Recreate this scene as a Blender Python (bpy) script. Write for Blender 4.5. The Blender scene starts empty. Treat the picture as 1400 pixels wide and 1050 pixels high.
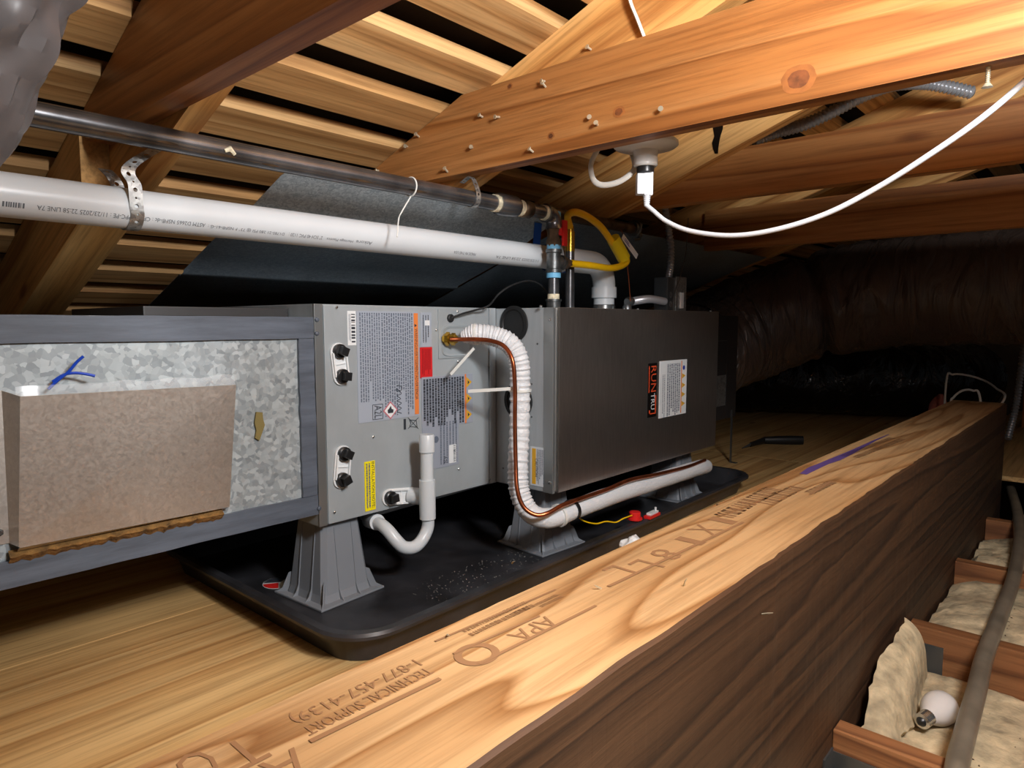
import bpy, bmesh, math, random
from mathutils import Vector, Matrix, noise
random.seed(7)
scene = bpy.context.scene
col = scene.collection
V = Vector

# ------------------------------------------------------------------ camera
FPX, CXP, CYP, HORIZON, VPX = 920.0, 700.0, 525.0, 442.0, 1525.0
pitch = math.atan((CYP - HORIZON) / FPX)
yaw = math.atan((VPX - CXP) * math.cos(pitch) / FPX)
cR = V((math.sin(yaw), -math.cos(yaw), 0))
cH = V((math.cos(yaw), math.sin(yaw), 0))
cF = cH * math.cos(pitch) - V((0, 0, 1)) * math.sin(pitch)
cU = V((0, 0, 1)) * math.cos(pitch) + cH * math.sin(pitch)
cam_data = bpy.data.cameras.new('camera')
cam_data.sensor_width = 36.0
cam_data.lens = FPX / 1400.0 * 36.0
cam_data.clip_start = 0.02
cam = bpy.data.objects.new('camera', cam_data)
col.objects.link(cam)
cam.matrix_world = Matrix(((cR.x, cU.x, -cF.x, 0), (cR.y, cU.y, -cF.y, 0), (cR.z, cU.z, -cF.z, 0), (0, 0, 0, 1)))
scene.camera = cam

# ------------------------------------------------------------------ world, light, exposure
world = bpy.data.worlds.new('world')
scene.world = world
world.use_nodes = True
bg = world.node_tree.nodes['Background']
bg.inputs[0].default_value = (0.9, 0.93, 1.0, 1)
bg.inputs[1].default_value = 0.04

def lamp(name, loc, power, radius, color):
    d = bpy.data.lights.new(name, 'POINT')
    d.energy = power; d.shadow_soft_size = radius; d.color = color
    o = bpy.data.objects.new(name, d); col.objects.link(o); o.location = loc
    return o
lamp('work_lamp_offscreen', (0.46, -0.25, 0.50), 125.0, 0.13, (0.97, 0.98, 1.0))
scene.view_settings.view_transform = 'Standard'
scene.view_settings.look = 'None'
scene.view_settings.gamma = 1.0
scene.view_settings.use_curve_mapping = False
scene.view_settings.exposure = 0.15

# ------------------------------------------------------------------ geometry helpers
def ray(px, py):
    return cF + cR * ((px - CXP) / FPX) - cU * ((py - CYP) / FPX)
def at(px, py, axis, val):          # point of a real plane (x, y or z = val) seen along this direction
    d = ray(px, py); return d * (val / d[axis])
def dep(px, py, depth):
    return ray(px, py) * depth

def lin(c):
    return tuple(((v / 255.0) / 12.92 if v / 255.0 <= 0.04045 else ((v / 255.0 + 0.055) / 1.055) ** 2.4) for v in c) + (1.0,)

class MB:
    """collects verts and faces; links them as one mesh object"""
    def __init__(s): s.v = []; s.f = []; s.m = []; s.sm = []
    def add(s, vs, fs, mi=0, smooth=False):
        n = len(s.v); s.v += [V(p) for p in vs]
        for f in fs: s.f.append([i + n for i in f]); s.m.append(mi); s.sm.append(smooth)
    def box(s, x0, x1, y0, y1, z0, z1, b=0.0, mi=0):
        if x0 > x1: x0, x1 = x1, x0
        if y0 > y1: y0, y1 = y1, y0
        if z0 > z1: z0, z1 = z1, z0
        if b <= 0:
            vs = [(x, y, z) for x in (x0, x1) for y in (y0, y1) for z in (z0, z1)]
            s.add(vs, [(0, 1, 3, 2), (4, 6, 7, 5), (0, 4, 5, 1), (2, 3, 7, 6), (0, 2, 6, 4), (1, 5, 7, 3)], mi)
        else:
            s.bevbox(V(((x0 + x1) / 2, (y0 + y1) / 2, (z0 + z1) / 2)), V((1, 0, 0)), V((0, 1, 0)), V((0, 0, 1)), (x1 - x0) / 2, (y1 - y0) / 2, (z1 - z0) / 2, b, mi)
    def bevbox(s, c, ex, ey, ez, hx, hy, hz, b, mi=0):
        b = min(b, hx * .9, hy * .9, hz * .9)
        bm = bmesh.new()
        r = bmesh.ops.create_cube(bm, size=2.0)
        for v in bm.verts: v.co = V((v.co.x * hx, v.co.y * hy, v.co.z * hz))
        if b > 0: bmesh.ops.bevel(bm, geom=list(bm.edges), offset=b, segments=2, profile=.7, affect='EDGES')
        bm.verts.index_update()
        s.add([c + ex * v.co.x + ey * v.co.y + ez * v.co.z for v in bm.verts], [[v.index for v in f.verts] for f in bm.faces], mi)
        bm.free()
    def tube(s, pts, r, seg=12, caps=True, mi=0, smooth=True, rf=None, oval=None):
        pts = [V(p) for p in pts]; n = len(pts)
        tang = []
        for i in range(n):
            a = pts[max(i - 1, 0)]; b = pts[min(i + 1, n - 1)]
            t = (b - a); tang.append(t.normalized() if t.length > 1e-9 else V((0, 0, 1)))
        up = V((0, 0, 1)) if abs(tang[0].z) < .9 else V((1, 0, 0))
        nrm = (up - tang[0] * up.dot(tang[0])).normalized()
        vs = []
        for i in range(n):
            t = tang[i]; nrm = (nrm - t * nrm.dot(t)).normalized(); bn = t.cross(nrm)
            rr = r[i] if isinstance(r, (list, tuple)) else r
            for k in range(seg):
                a = 2 * math.pi * k / seg
                q = rr * (rf(i, k, pts[i]) if rf else 1.0)
                ox = oval if oval else 1.0
                vs.append(pts[i] + nrm * (math.cos(a) * q) + bn * (math.sin(a) * q * ox))
        fs = []
        for i in range(n - 1):
            for k in range(seg):
                k2 = (k + 1) % seg
                fs.append((i * seg + k, i * seg + k2, (i + 1) * seg + k2, (i + 1) * seg + k))
        s.add(vs, fs, mi, smooth)
        if caps:
            s.add(vs[:seg], [list(range(seg))[::-1]], mi)
            s.add(vs[-seg:], [list(range(seg))], mi)
    def cyl(s, a, b, r, seg=16, mi=0, r2=None):
        s.tube([a, b], [r, r if r2 is None else r2], seg, True, mi)
    def lathe(s, o, ax, prof, seg=24, mi=0):
        """prof: (distance along ax, radius)"""
        ax = V(ax).normalized(); up = V((0, 0, 1)) if abs(ax.z) < .9 else V((1, 0, 0))
        e1 = (up - ax * up.dot(ax)).normalized(); e2 = ax.cross(e1); vs = []
        for (h, r) in prof:
            for k in range(seg):
                a = 2 * math.pi * k / seg
                vs.append(V(o) + ax * h + e1 * (math.cos(a) * r) + e2 * (math.sin(a) * r))
        fs = []
        for i in range(len(prof) - 1):
            for k in range(seg):
                k2 = (k + 1) % seg
                fs.append((i * seg + k, i * seg + k2, (i + 1) * seg + k2, (i + 1) * seg + k))
        s.add(vs, fs, mi, True)
        n = len(prof)
        s.add(vs[:seg], [list(range(seg))[::-1]], mi); s.add(vs[(n - 1) * seg:], [list(range(seg))], mi)
    def prism(s, poly, d, mi=0):
        """poly: closed 3D loop; extruded by d"""
        n = len(poly); d = V(d)
        vs = [V(p) for p in poly] + [V(p) + d for p in poly]
        s.add(vs, [list(range(n))[::-1], list(range(n, 2 * n))] + [(i, (i + 1) % n, n + (i + 1) % n, n + i) for i in range(n)], mi)
    def quad(s, a, b, c, d, mi=0): s.add([a, b, c, d], [(0, 1, 2, 3)], mi)
    def build(s, name, mats, parent=None, label=None, cat=None, group=None, kind=None, recalc=True, origin=None):
        me = bpy.data.meshes.new(name)
        if parent is not None:
            off = V(parent['_loc'])
        elif origin is not None:
            off = V(origin)
        else:
            xs = [p.x for p in s.v]; ys = [p.y for p in s.v]; zs = [p.z for p in s.v]
            off = V(((min(xs) + max(xs)) / 2, (min(ys) + max(ys)) / 2, min(zs)))
        me.from_pydata([tuple(p - off) for p in s.v], [], s.f)
        if not isinstance(mats, (list, tuple)): mats = [mats]
        for m in mats: me.materials.append(m)
        for i, p in enumerate(me.polygons): p.material_index = s.m[i]; p.use_smooth = s.sm[i]
        if recalc:
            bm = bmesh.new(); bm.from_mesh(me)
            bmesh.ops.remove_doubles(bm, verts=bm.verts, dist=1e-6)
            bmesh.ops.recalc_face_normals(bm, faces=bm.faces)
            for e_ in bm.edges:
                if len(e_.link_faces) == 2 and e_.calc_face_angle(0) > .65: e_.smooth = False
            bm.to_mesh(me); bm.free()
        o = bpy.data.objects.new(name, me); col.objects.link(o)
        if parent is not None:
            o.parent = parent; o['_loc'] = tuple(off)
        else:
            o.location = off; o['_loc'] = tuple(off)
        tag(o, label, cat, group, kind)
        return o

def tag(o, label=None, cat=None, group=None, kind=None):
    if label: o['label'] = label
    if cat: o['category'] = cat
    if group: o['group'] = group
    if kind: o['kind'] = kind
def thing(name, label, cat, loc, group=None, kind=None):
    o = bpy.data.objects.new(name, None); col.objects.link(o)
    o.location = loc; o['_loc'] = tuple(loc); o.empty_display_size = .05
    tag(o, label, cat, group, kind); return o

def smooth_path(ctrl, per=8):
    c = [V(p) for p in ctrl]; c = [c[0] * 2 - c[1]] + c + [c[-1] * 2 - c[-2]]; out = []
    for i in range(1, len(c) - 2):
        p0, p1, p2, p3 = c[i - 1:i + 3]
        for k in range(per):
            t = k / per
            out.append(.5 * ((2 * p1) + (p2 - p0) * t + (2 * p0 - 5 * p1 + 4 * p2 - p3) * t * t + (3 * p1 - p0 - 3 * p2 + p3) * t ** 3))
    out.append(c[-2]); return out
def lerp_path(a, b, n):
    a = V(a); b = V(b); return [a.lerp(b, i / n) for i in range(n + 1)]
def arc_corner(a, c, b, r, n=8):
    """a -> c -> b with the corner at c rounded"""
    a, c, b = V(a), V(c), V(b); d1 = (a - c).normalized(); d2 = (b - c).normalized()
    p1 = c + d1 * r; p2 = c + d2 * r; out = []
    for i in range(n + 1):
        t = i / n; out.append(p1 * (1 - t) ** 2 + c * 2 * t * (1 - t) + p2 * t * t)
    return out

_font_cache = {}
def text_mesh(txt):
    if txt in _font_cache: return _font_cache[txt]
    cu = bpy.data.curves.new('t', 'FONT'); cu.body = txt; cu.size = 1.0; cu.resolution_u = 2
    o = bpy.data.objects.new('t', cu); col.objects.link(o)
    dg = bpy.context.evaluated_depsgraph_get(); dg.update()
    me = bpy.data.meshes.new_from_object(o.evaluated_get(dg))
    vs = [v.co.copy() for v in me.vertices]; fs = [list(p.vertices) for p in me.polygons]
    bpy.data.objects.remove(o); bpy.data.curves.remove(cu); bpy.data.meshes.remove(me)
    x0 = min(v.x for v in vs); x1 = max(v.x for v in vs); y0 = min(v.y for v in vs); y1 = max(v.y for v in vs)
    vs = [((v.x - x0) / (x1 - x0), (v.y - y0) / max(y1 - y0, 1e-6)) for v in vs]
    _font_cache[txt] = (vs, fs, (x1 - x0) / max(y1 - y0, 1e-6)); return _font_cache[txt]
def text(mb, txt, o, ex, ey, w, h, mi=0):
    """lettering filling the rectangle o + [0..w] ex + [0..h] ey"""
    vs, fs, _ = text_mesh(txt); o, ex, ey = V(o), V(ex).normalized(), V(ey).normalized()
    mb.add([o + ex * (x * w) + ey * (y * h) for x, y in vs], fs, mi)
def fine_print(mb, o, ex, ey, w, h, rows, fill=.62, mi=0, seed=1, ragged=.3, word=(.02, .09)):
    """rows of word-like strokes; rows run along ex, first row at the top of ey"""
    rnd = random.Random(seed); o, ex, ey = V(o), V(ex).normalized(), V(ey).normalized()
    rh = h / rows
    for r in range(rows):
        y0 = h - (r + 1) * rh + rh * (1 - fill) / 2; y1 = y0 + rh * fill
        x = 0; end = w * (1 - (rnd.random() * ragged if rnd.random() < .5 else 0))
        while x < end:
            l = w * rnd.uniform(*word) * .5; x2 = min(x + l, end)
            a = o + ex * x; b = o + ex * x2
            mb.quad(a + ey * y0, b + ey * y0, b + ey * y1, a + ey * y1, mi)
            x = x2 + w * .008

# ------------------------------------------------------------------ materials
def new_mat(name):
    m = bpy.data.materials.new(name); m.use_nodes = True
    nt = m.node_tree; return m, nt, nt.nodes['Principled BSDF']
def flat(name, c, rough=.5, metal=0.0, spec=.5, alpha=None, trans=0, coat=0, mottled=0.0, mscale=8.0, bump=0.0, bscale=60.0):
    m, nt, p = new_mat(name); N = nt.nodes; L = nt.links
    p.inputs['Base Color'].default_value = lin(c); p.inputs['Roughness'].default_value = rough
    p.inputs['Metallic'].default_value = metal; p.inputs['Specular IOR Level'].default_value = spec
    if trans: p.inputs['Transmission Weight'].default_value = trans
    if coat: p.inputs['Coat Weight'].default_value = coat
    if alpha is not None: p.inputs['Alpha'].default_value = alpha
    tc = N.new('ShaderNodeTexCoord')
    if mottled > 0:
        n = N.new('ShaderNodeTexNoise'); n.inputs['Scale'].default_value = mscale; n.inputs['Detail'].default_value = 6
        L.new(tc.outputs['Object'], n.inputs['Vector'])
        r = N.new('ShaderNodeValToRGB'); L.new(n.outputs[0], r.inputs[0])
        a = lin(tuple(max(v * (1 - mottled), 0) for v in c)); b = lin(tuple(min(v * (1 + mottled), 255) for v in c))
        r.color_ramp.elements[0].position = .3; r.color_ramp.elements[0].color = a
        r.color_ramp.elements[1].position = .7; r.color_ramp.elements[1].color = b
        L.new(r.outputs[0], p.inputs['Base Color'])
    if bump > 0:
        n = N.new('ShaderNodeTexNoise'); n.inputs['Scale'].default_value = bscale; n.inputs['Detail'].default_value = 4
        L.new(tc.outputs['Object'], n.inputs['Vector'])
        bp = N.new('ShaderNodeBump'); bp.inputs['Strength'].default_value = bump; bp.inputs['Distance'].default_value = .004
        L.new(n.outputs[0], bp.inputs['Height']); L.new(bp.outputs[0], p.inputs['Normal'])
    return m
def wood(name, dark, mid, light, axis=0, rot=None, rings=28.0, low=(.55, 5.0), fibre=70.0, rough=.62, contrast=1.0, bump=.25, spec=.3, knots=True):
    """stretched contour-ring grain; axis = grain direction in object space"""
    m, nt, p = new_mat(name); N = nt.nodes; L = nt.links
    tc = N.new('ShaderNodeTexCoord'); oi = N.new('ShaderNodeObjectInfo')
    mul = N.new('ShaderNodeMath'); mul.operation = 'MULTIPLY'; mul.inputs[1].default_value = 37.0
    L.new(oi.outputs['Random'], mul.inputs[0])
    mp0 = N.new('ShaderNodeMapping'); L.new(tc.outputs['Object'], mp0.inputs['Vector'])
    if rot: mp0.inputs['Rotation'].default_value = rot
    addv = N.new('ShaderNodeVectorMath'); addv.operation = 'ADD'
    L.new(mp0.outputs[0], addv.inputs[0]); L.new(mul.outputs[0], addv.inputs[1])
    def sc(al, ac):
        mp = N.new('ShaderNodeMapping'); s = [ac, ac, ac]; s[axis] = al
        mp.inputs['Scale'].default_value = s; L.new(addv.outputs[0], mp.inputs['Vector']); return mp
    n1 = N.new('ShaderNodeTexNoise'); n1.inputs['Scale'].default_value = 1.0; n1.inputs['Detail'].default_value = 1.5
    n1.inputs['Roughness'].default_value = .35; n1.inputs['Distortion'].default_value = .25
    L.new(sc(*low).outputs[0], n1.inputs['Vector'])
    m1 = N.new('ShaderNodeMath'); m1.operation = 'MULTIPLY'; m1.inputs[1].default_value = rings * 2; L.new(n1.outputs[0], m1.inputs[0])
    s1 = N.new('ShaderNodeMath'); s1.operation = 'FRACT'
    d1 = N.new('ShaderNodeMath'); d1.operation = 'MULTIPLY'; d1.inputs[1].default_value = .35; L.new(m1.outputs[0], d1.inputs[0]); L.new(d1.outputs[0], s1.inputs[0])
    n2 = N.new('ShaderNodeTexNoise'); n2.inputs['Scale'].default_value = 1.0; n2.inputs['Detail'].default_value = 5; n2.inputs['Roughness'].default_value = .65
    L.new(sc(fibre * .05, fibre * 1.6).outputs[0], n2.inputs['Vector'])
    n3 = N.new('ShaderNodeTexNoise'); n3.inputs['Scale'].default_value = 1.0; n3.inputs['Detail'].default_value = 3
    L.new(sc(1.6, 3.5).outputs[0], n3.inputs['Vector'])
    r1 = N.new('ShaderNodeValToRGB'); cr = r1.color_ramp
    cr.elements[0].position = 0.0; cr.elements[0].color = lin(light)
    cr.elements[1].position = 1.0; cr.elements[1].color = lin(light)
    e = cr.elements.new(.66); e.color = lin(mid)
    e = cr.elements.new(.88); e.color = lin(dark)
    e = cr.elements.new(.94); e.color = lin(mid)
    L.new(s1.outputs[0], r1.inputs[0])
    r2 = N.new('ShaderNodeValToRGB'); r2.color_ramp.elements[0].position = .32; r2.color_ramp.elements[0].color = (.5, .44, .38, 1)
    r2.color_ramp.elements[1].position = .56; r2.color_ramp.elements[1].color = (1, 1, 1, 1)
    L.new(n2.outputs[0], r2.inputs[0])
    r3 = N.new('ShaderNodeValToRGB'); r3.color_ramp.elements[0].position = .3; r3.color_ramp.elements[0].color = (.72, .68, .62, 1)
    r3.color_ramp.elements[1].position = .65; r3.color_ramp.elements[1].color = (1.08, 1.05, 1.0, 1)
    L.new(n3.outputs[0], r3.inputs[0])
    base = N.new('ShaderNodeMix'); base.data_type = 'RGBA'; base.inputs[0].default_value = min(contrast, 1.0) * .85
    base.inputs[6].default_value = lin(mid); L.new(r1.outputs[0], base.inputs[7])
    x1 = N.new('ShaderNodeMix'); x1.data_type = 'RGBA'; x1.blend_type = 'MULTIPLY'; x1.inputs[0].default_value = .7
    L.new(base.outputs[2], x1.inputs[6]); L.new(r2.outputs[0], x1.inputs[7])
    x2 = N.new('ShaderNodeMix'); x2.data_type = 'RGBA'; x2.blend_type = 'MULTIPLY'; x2.inputs[0].default_value = .8
    L.new(x1.outputs[2], x2.inputs[6]); L.new(r3.outputs[0], x2.inputs[7])
    out = x2.outputs[2]
    if knots:
        vo = N.new('ShaderNodeTexVoronoi'); vo.inputs['Scale'].default_value = 1.0
        L.new(sc(2.0, 6.0).outputs[0], vo.inputs['Vector'])
        rk = N.new('ShaderNodeValToRGB'); rk.color_ramp.elements[0].position = .05; rk.color_ramp.elements[0].color = (.35, .22, .14, 1)
        rk.color_ramp.elements[1].position = .10; rk.color_ramp.elements[1].color = (1, 1, 1, 1)
        L.new(vo.outputs['Distance'], rk.inputs[0])
        x3 = N.new('ShaderNodeMix'); x3.data_type = 'RGBA'; x3.blend_type = 'MULTIPLY'; x3.inputs[0].default_value = .8
        L.new(out, x3.inputs[6]); L.new(rk.outputs[0], x3.inputs[7]); out = x3.outputs[2]
    L.new(out, p.inputs['Base Color'])
    p.inputs['Roughness'].default_value = rough; p.inputs['Specular IOR Level'].default_value = spec
    bp = N.new('ShaderNodeBump'); bp.inputs['Strength'].default_value = bump; bp.inputs['Distance'].default_value = .002
    L.new(n2.outputs[0], bp.inputs['Height']); L.new(bp.outputs[0], p.inputs['Normal'])
    return m
def galvanized(name, dark, light, scale=60.0, metal=.75, rough=(.35, .55)):
    m, nt, p = new_mat(name); N = nt.nodes; L = nt.links
    tc = N.new('ShaderNodeTexCoord')
    w = N.new('ShaderNodeTexNoise'); w.inputs['Scale'].default_value = scale * .35; w.inputs['Detail'].default_value = 3
    L.new(tc.outputs['Object'], w.inputs['Vector'])
    mixv = N.new('ShaderNodeMix'); mixv.data_type = 'RGBA'; mixv.blend_type = 'ADD'; mixv.inputs[0].default_value = .018
    L.new(tc.outputs['Object'], mixv.inputs[6]); L.new(w.outputs['Color'], mixv.inputs[7])
    vo = N.new('ShaderNodeTexVoronoi'); vo.inputs['Scale'].default_value = scale; L.new(mixv.outputs[2], vo.inputs['Vector'])
    sep = N.new('ShaderNodeSeparateColor'); L.new(vo.outputs['Color'], sep.inputs[0])
    r = N.new('ShaderNodeValToRGB'); r.color_ramp.elements[0].color = lin(dark); r.color_ramp.elements[1].color = lin(light)
    L.new(sep.outputs[0], r.inputs[0])
    n = N.new('ShaderNodeTexNoise'); n.inputs['Scale'].default_value = 5; n.inputs['Detail'].default_value = 6; L.new(tc.outputs['Object'], n.inputs['Vector'])
    r2 = N.new('ShaderNodeValToRGB'); r2.color_ramp.elements[0].position = .3; r2.color_ramp.elements[0].color = (.7, .68, .65, 1); r2.color_ramp.elements[1].position = .65
    L.new(n.outputs[0], r2.inputs[0])
    x = N.new('ShaderNodeMix'); x.data_type = 'RGBA'; x.blend_type = 'MULTIPLY'; x.inputs[0].default_value = .7
    L.new(r.outputs[0], x.inputs[6]); L.new(r2.outputs[0], x.inputs[7]); L.new(x.outputs[2], p.inputs['Base Color'])
    mr = N.new('ShaderNodeMapRange'); mr.inputs[3].default_value = rough[0]; mr.inputs[4].default_value = rough[1]
    L.new(sep.outputs[1], mr.inputs[0]); L.new(mr.outputs[0], p.inputs['Roughness'])
    p.inputs['Metallic'].default_value = metal
    return m
def brushed(name, c, stretch, metal=.9, rough=.32, amp=.18, scale=1.0):
    m, nt, p = new_mat(name); N = nt.nodes; L = nt.links
    tc = N.new('ShaderNodeTexCoord'); mp = N.new('ShaderNodeMapping'); mp.inputs['Scale'].default_value = stretch
    L.new(tc.outputs['Object'], mp.inputs['Vector'])
    n = N.new('ShaderNodeTexNoise'); n.inputs['Scale'].default_value = scale; n.inputs['Detail'].default_value = 6; n.inputs['Roughness'].default_value = .7
    L.new(mp.outputs[0], n.inputs['Vector'])
    r = N.new('ShaderNodeValToRGB'); L.new(n.outputs[0], r.inputs[0])
    r.color_ramp.elements[0].position = .3; r.color_ramp.elements[0].color = lin(tuple(v * (1 - amp) for v in c))
    r.color_ramp.elements[1].position = .7; r.color_ramp.elements[1].color = lin(tuple(min(255, v * (1 + amp)) for v in c))
    L.new(r.outputs[0], p.inputs['Base Color'])
    mr = N.new('ShaderNodeMapRange'); mr.inputs[3].default_value = rough - .06; mr.inputs[4].default_value = rough + .08
    L.new(n.outputs[0], mr.inputs[0]); L.new(mr.outputs[0], p.inputs['Roughness'])
    p.inputs['Metallic'].default_value = metal
    return m
def wrinkled(name, c, rough, stretch, strength=.8, dist=.02, scale=1.0, metal=0.0):
    m, nt, p = new_mat(name); N = nt.nodes; L = nt.links
    tc = N.new('ShaderNodeTexCoord'); mp = N.new('ShaderNodeMapping'); mp.inputs['Scale'].default_value = stretch
    L.new(tc.outputs['Object'], mp.inputs['Vector'])
    n = N.new('ShaderNodeTexNoise'); n.inputs['Scale'].default_value = scale; n.inputs['Detail'].default_value = 5; n.inputs['Distortion'].default_value = .8
    L.new(mp.outputs[0], n.inputs['Vector'])
    bp = N.new('ShaderNodeBump'); bp.inputs['Strength'].default_value = strength; bp.inputs['Distance'].default_value = dist
    L.new(n.outputs[0], bp.inputs['Height']); L.new(bp.outputs[0], p.inputs['Normal'])
    p.inputs['Base Color'].default_value = lin(c); p.inputs['Roughness'].default_value = rough; p.inputs['Metallic'].default_value = metal
    return m

M = {}
M['joist'] = wood('joist_wood', (128, 78, 36), (166, 110, 58), (182, 130, 78), axis=1, rings=10, low=(.22, 8.0), rough=.5, spec=.4)
M['rafter'] = wood('rafter_wood', (160, 104, 52), (212, 158, 92), (230, 184, 120), axis=1, rot=(math.atan(.355), 0, 0), rings=8, low=(.4, 6.0), rough=.6)
M['board'] = wood('roof_board_wood', (148, 102, 56), (206, 160, 104), (226, 188, 134), axis=0, rings=8, low=(.16, 9.0), rough=.62, contrast=.75)
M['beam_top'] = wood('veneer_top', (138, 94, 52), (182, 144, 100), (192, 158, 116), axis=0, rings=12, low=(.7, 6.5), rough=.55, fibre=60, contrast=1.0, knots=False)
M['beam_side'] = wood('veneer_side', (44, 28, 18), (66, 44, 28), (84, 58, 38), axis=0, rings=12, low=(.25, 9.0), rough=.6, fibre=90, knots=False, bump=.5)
M['deck'] = wood('plywood', (160, 116, 68), (204, 164, 108), (220, 188, 134), axis=0, rings=9, low=(.14, 5.0), rough=.6, fibre=60, contrast=.75)
M['floor_joist'] = wood('floor_joist_wood', (104, 66, 42), (140, 94, 60), (160, 112, 74), axis=1, rings=9, low=(.4, 8.0))
M['felt'] = flat('roofing_felt', (48, 42, 38), .75, bump=.6, bscale=14)
M['galv'] = galvanized('galvanized_spangle', (150, 158, 162), (196, 204, 206), 115.0, .45, (.38, .6))
M['galv_panel'] = galvanized('galvanized_dull', (176, 188, 196), (228, 236, 240), 240.0, .25, (.42, .6))
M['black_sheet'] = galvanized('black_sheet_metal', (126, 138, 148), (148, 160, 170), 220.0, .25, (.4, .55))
M['galv_plain'] = galvanized('galvanized_plain', (150, 150, 150), (200, 202, 200), 160.0, .8, (.3, .45))
M['cover'] = galvanized('galvanized_cover', (200, 190, 180), (212, 203, 193), 260.0, .78, (.36, .46))
M['mastic'] = brushed('mastic_grey', (84, 91, 102), (6, 60, 60), 0.0, .5, .16)
M['mastic_dark'] = flat('mastic_dark', (44, 42, 42), .5)
M['cabinet'] = brushed('cabinet_grey', (172, 179, 182), (6, 40, 3), .3, .4, .04)
M['door'] = brushed('furnace_door_steel', (190, 184, 178), (160, 160, 14), .95, .31, .05)
M['furn_body'] = brushed('furnace_steel', (178, 184, 187), (6, 40, 3), .4, .4, .04)
M['flange'] = flat('steel_flange', (176, 180, 180), .3, .8)
M['white_plastic'] = flat('white_plastic', (228, 230, 230), .35)
M['pvc'] = flat('pvc_white', (206, 211, 214), .32, mottled=.02, mscale=5)
M['porcelain'] = flat('porcelain', (205, 205, 202), .18)
M['black_plastic'] = flat('black_plastic', (28, 28, 29), .35, bump=.1)
M['pan'] = flat('pan_black', (42, 42, 45), .38, mottled=.35, mscale=9, bump=.1, bscale=30)
M['stand'] = flat('stand_grey', (128, 132, 138), .5)
M['rubber'] = flat('rubber_black', (22, 23, 24), .6)
M['iron'] = flat('black_iron', (104, 104, 106), .27, .8, mottled=.3, mscale=14)
M['iron_rust'] = flat('iron_rusty', (82, 66, 50), .5, .6, mottled=.45, mscale=30)
M['malleable'] = flat('malleable_fitting', (96, 98, 98), .42, .8, mottled=.25, mscale=40, bump=.2)
M['thread_tape'] = flat('thread_compound', (206, 196, 168), .7, mottled=.2, mscale=90)
M['blue_dope'] = flat('blue_thread_sealant', (110, 178, 216), .6)
M['blue_primer'] = flat('blue_pvc_cement', (22, 92, 190), .45)
M['yellow'] = flat('yellow_coating', (238, 190, 12), .38)
M['yellow_tag'] = flat('yellow_tag', (226, 202, 18), .4)
M['red'] = flat('red_plastic', (214, 36, 34), .4)
M['paper'] = flat('label_paper', (206, 210, 214), .5)
M['paper_white'] = flat('label_white', (226, 228, 228), .5)
M['label_grey'] = flat('label_silver', (172, 180, 192), .4, .15)
M['label_grey2'] = flat('label_silver_dark', (160, 166, 178), .4, .15)
M['ink'] = flat('ink_dark', (44, 48, 56), .6)
M['ink_grey'] = flat('ink_grey', (98, 106, 120), .6)
M['ink_pipe'] = flat('ink_pipe', (92, 98, 104), .6)
M['orange'] = flat('label_orange', (224, 128, 62), .5)
M['label_yellow'] = flat('label_yellow', (246, 226, 10), .45)
M['hazard'] = flat('hazard_yellow', (216, 164, 40), .5)
M['label_red'] = flat('label_red', (206, 30, 34), .45)
M['label_dkred'] = flat('label_red_ink', (120, 12, 18), .5)
M['pink'] = flat('hazard_diamond', (198, 110, 120), .5)
M['black_label'] = flat('label_black', (16, 14, 14), .35)
M['brand_orange'] = flat('brand_orange', (226, 84, 46), .4)
M['brand_white'] = flat('brand_white', (235, 235, 235), .4)
M['blue_ink'] = flat('blue_ink', (40, 60, 160), .5)
M['stamp'] = flat('stamp_ink', (138, 100, 66), .7)
M['copper'] = flat('copper', (168, 92, 58), .3, .9, mottled=.15, mscale=30)
M['brass'] = flat('brass', (214, 168, 60), .25, .9)
M['sleeve'] = flat('sleeve_white', (222, 224, 226), .42, bump=.45, bscale=160)
M['tie'] = flat('nylon_tie', (226, 226, 220), .4)
M['chrome'] = flat('bright_steel', (206, 206, 204), .22, .95)
M['steel'] = flat('grey_steel', (120, 124, 126), .38, .85)
M['nail'] = flat('nail_steel', (206, 196, 170), .35, .6)
M['conduit'] = flat('conduit_steel', (188, 190, 194), .3, .5)
M['flex'] = wrinkled('duct_jacket', (84, 71, 64), .34, (5, 11, 2.5), 1.0, .05)
M['flex2'] = wrinkled('duct_jacket_gloss', (24, 21, 20), .16, (12, 8, 4), 1.0, .05)
M['jacket_grey'] = wrinkled('duct_jacket_grey', (88, 84, 84), .34, (3, 3, 3), .4, .01)
M['romex'] = flat('cable_white', (208, 205, 196), .4)
M['cord'] = flat('cord_white', (205, 208, 212), .38)
M['cable_grey'] = flat('cable_grey', (112, 102, 88), .32, mottled=.12, mscale=20)
M['wire'] = flat('thin_wire', (90, 84, 80), .4, .5)
M['wool'] = flat('mineral_wool', (182, 164, 132), .95, mottled=.2, mscale=24, bump=1.0, bscale=70)
M['wool_brown'] = flat('fibreglass_brown', (112, 82, 42), .95, mottled=.35, mscale=60, bump=1.0, bscale=120)
M['foam'] = flat('foam_yellow', (120, 106, 58), .7)
M['pinkwool'] = flat('pink_wool', (170, 96, 84), .9, bump=1, bscale=60)
M['bulb'] = flat('frosted_bulb', (206, 200, 196), .25)
M['tar'] = flat('tar', (14, 12, 11), .3)
M['purple'] = flat('purple_primer', (92, 70, 130), .5)
M['film'] = flat('clear_film', (235, 238, 240), .08, alpha=.22)
M['blue_wire'] = flat('blue_wire', (24, 70, 190), .4)
M['dark_wall'] = flat('far_wall', (122, 104, 84), .85, mottled=.2, mscale=4)
M['post'] = wood('post_wood', (130, 74, 30), (176, 106, 50), (196, 128, 66), axis=2, rings=8, low=(.4, 7))

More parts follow.
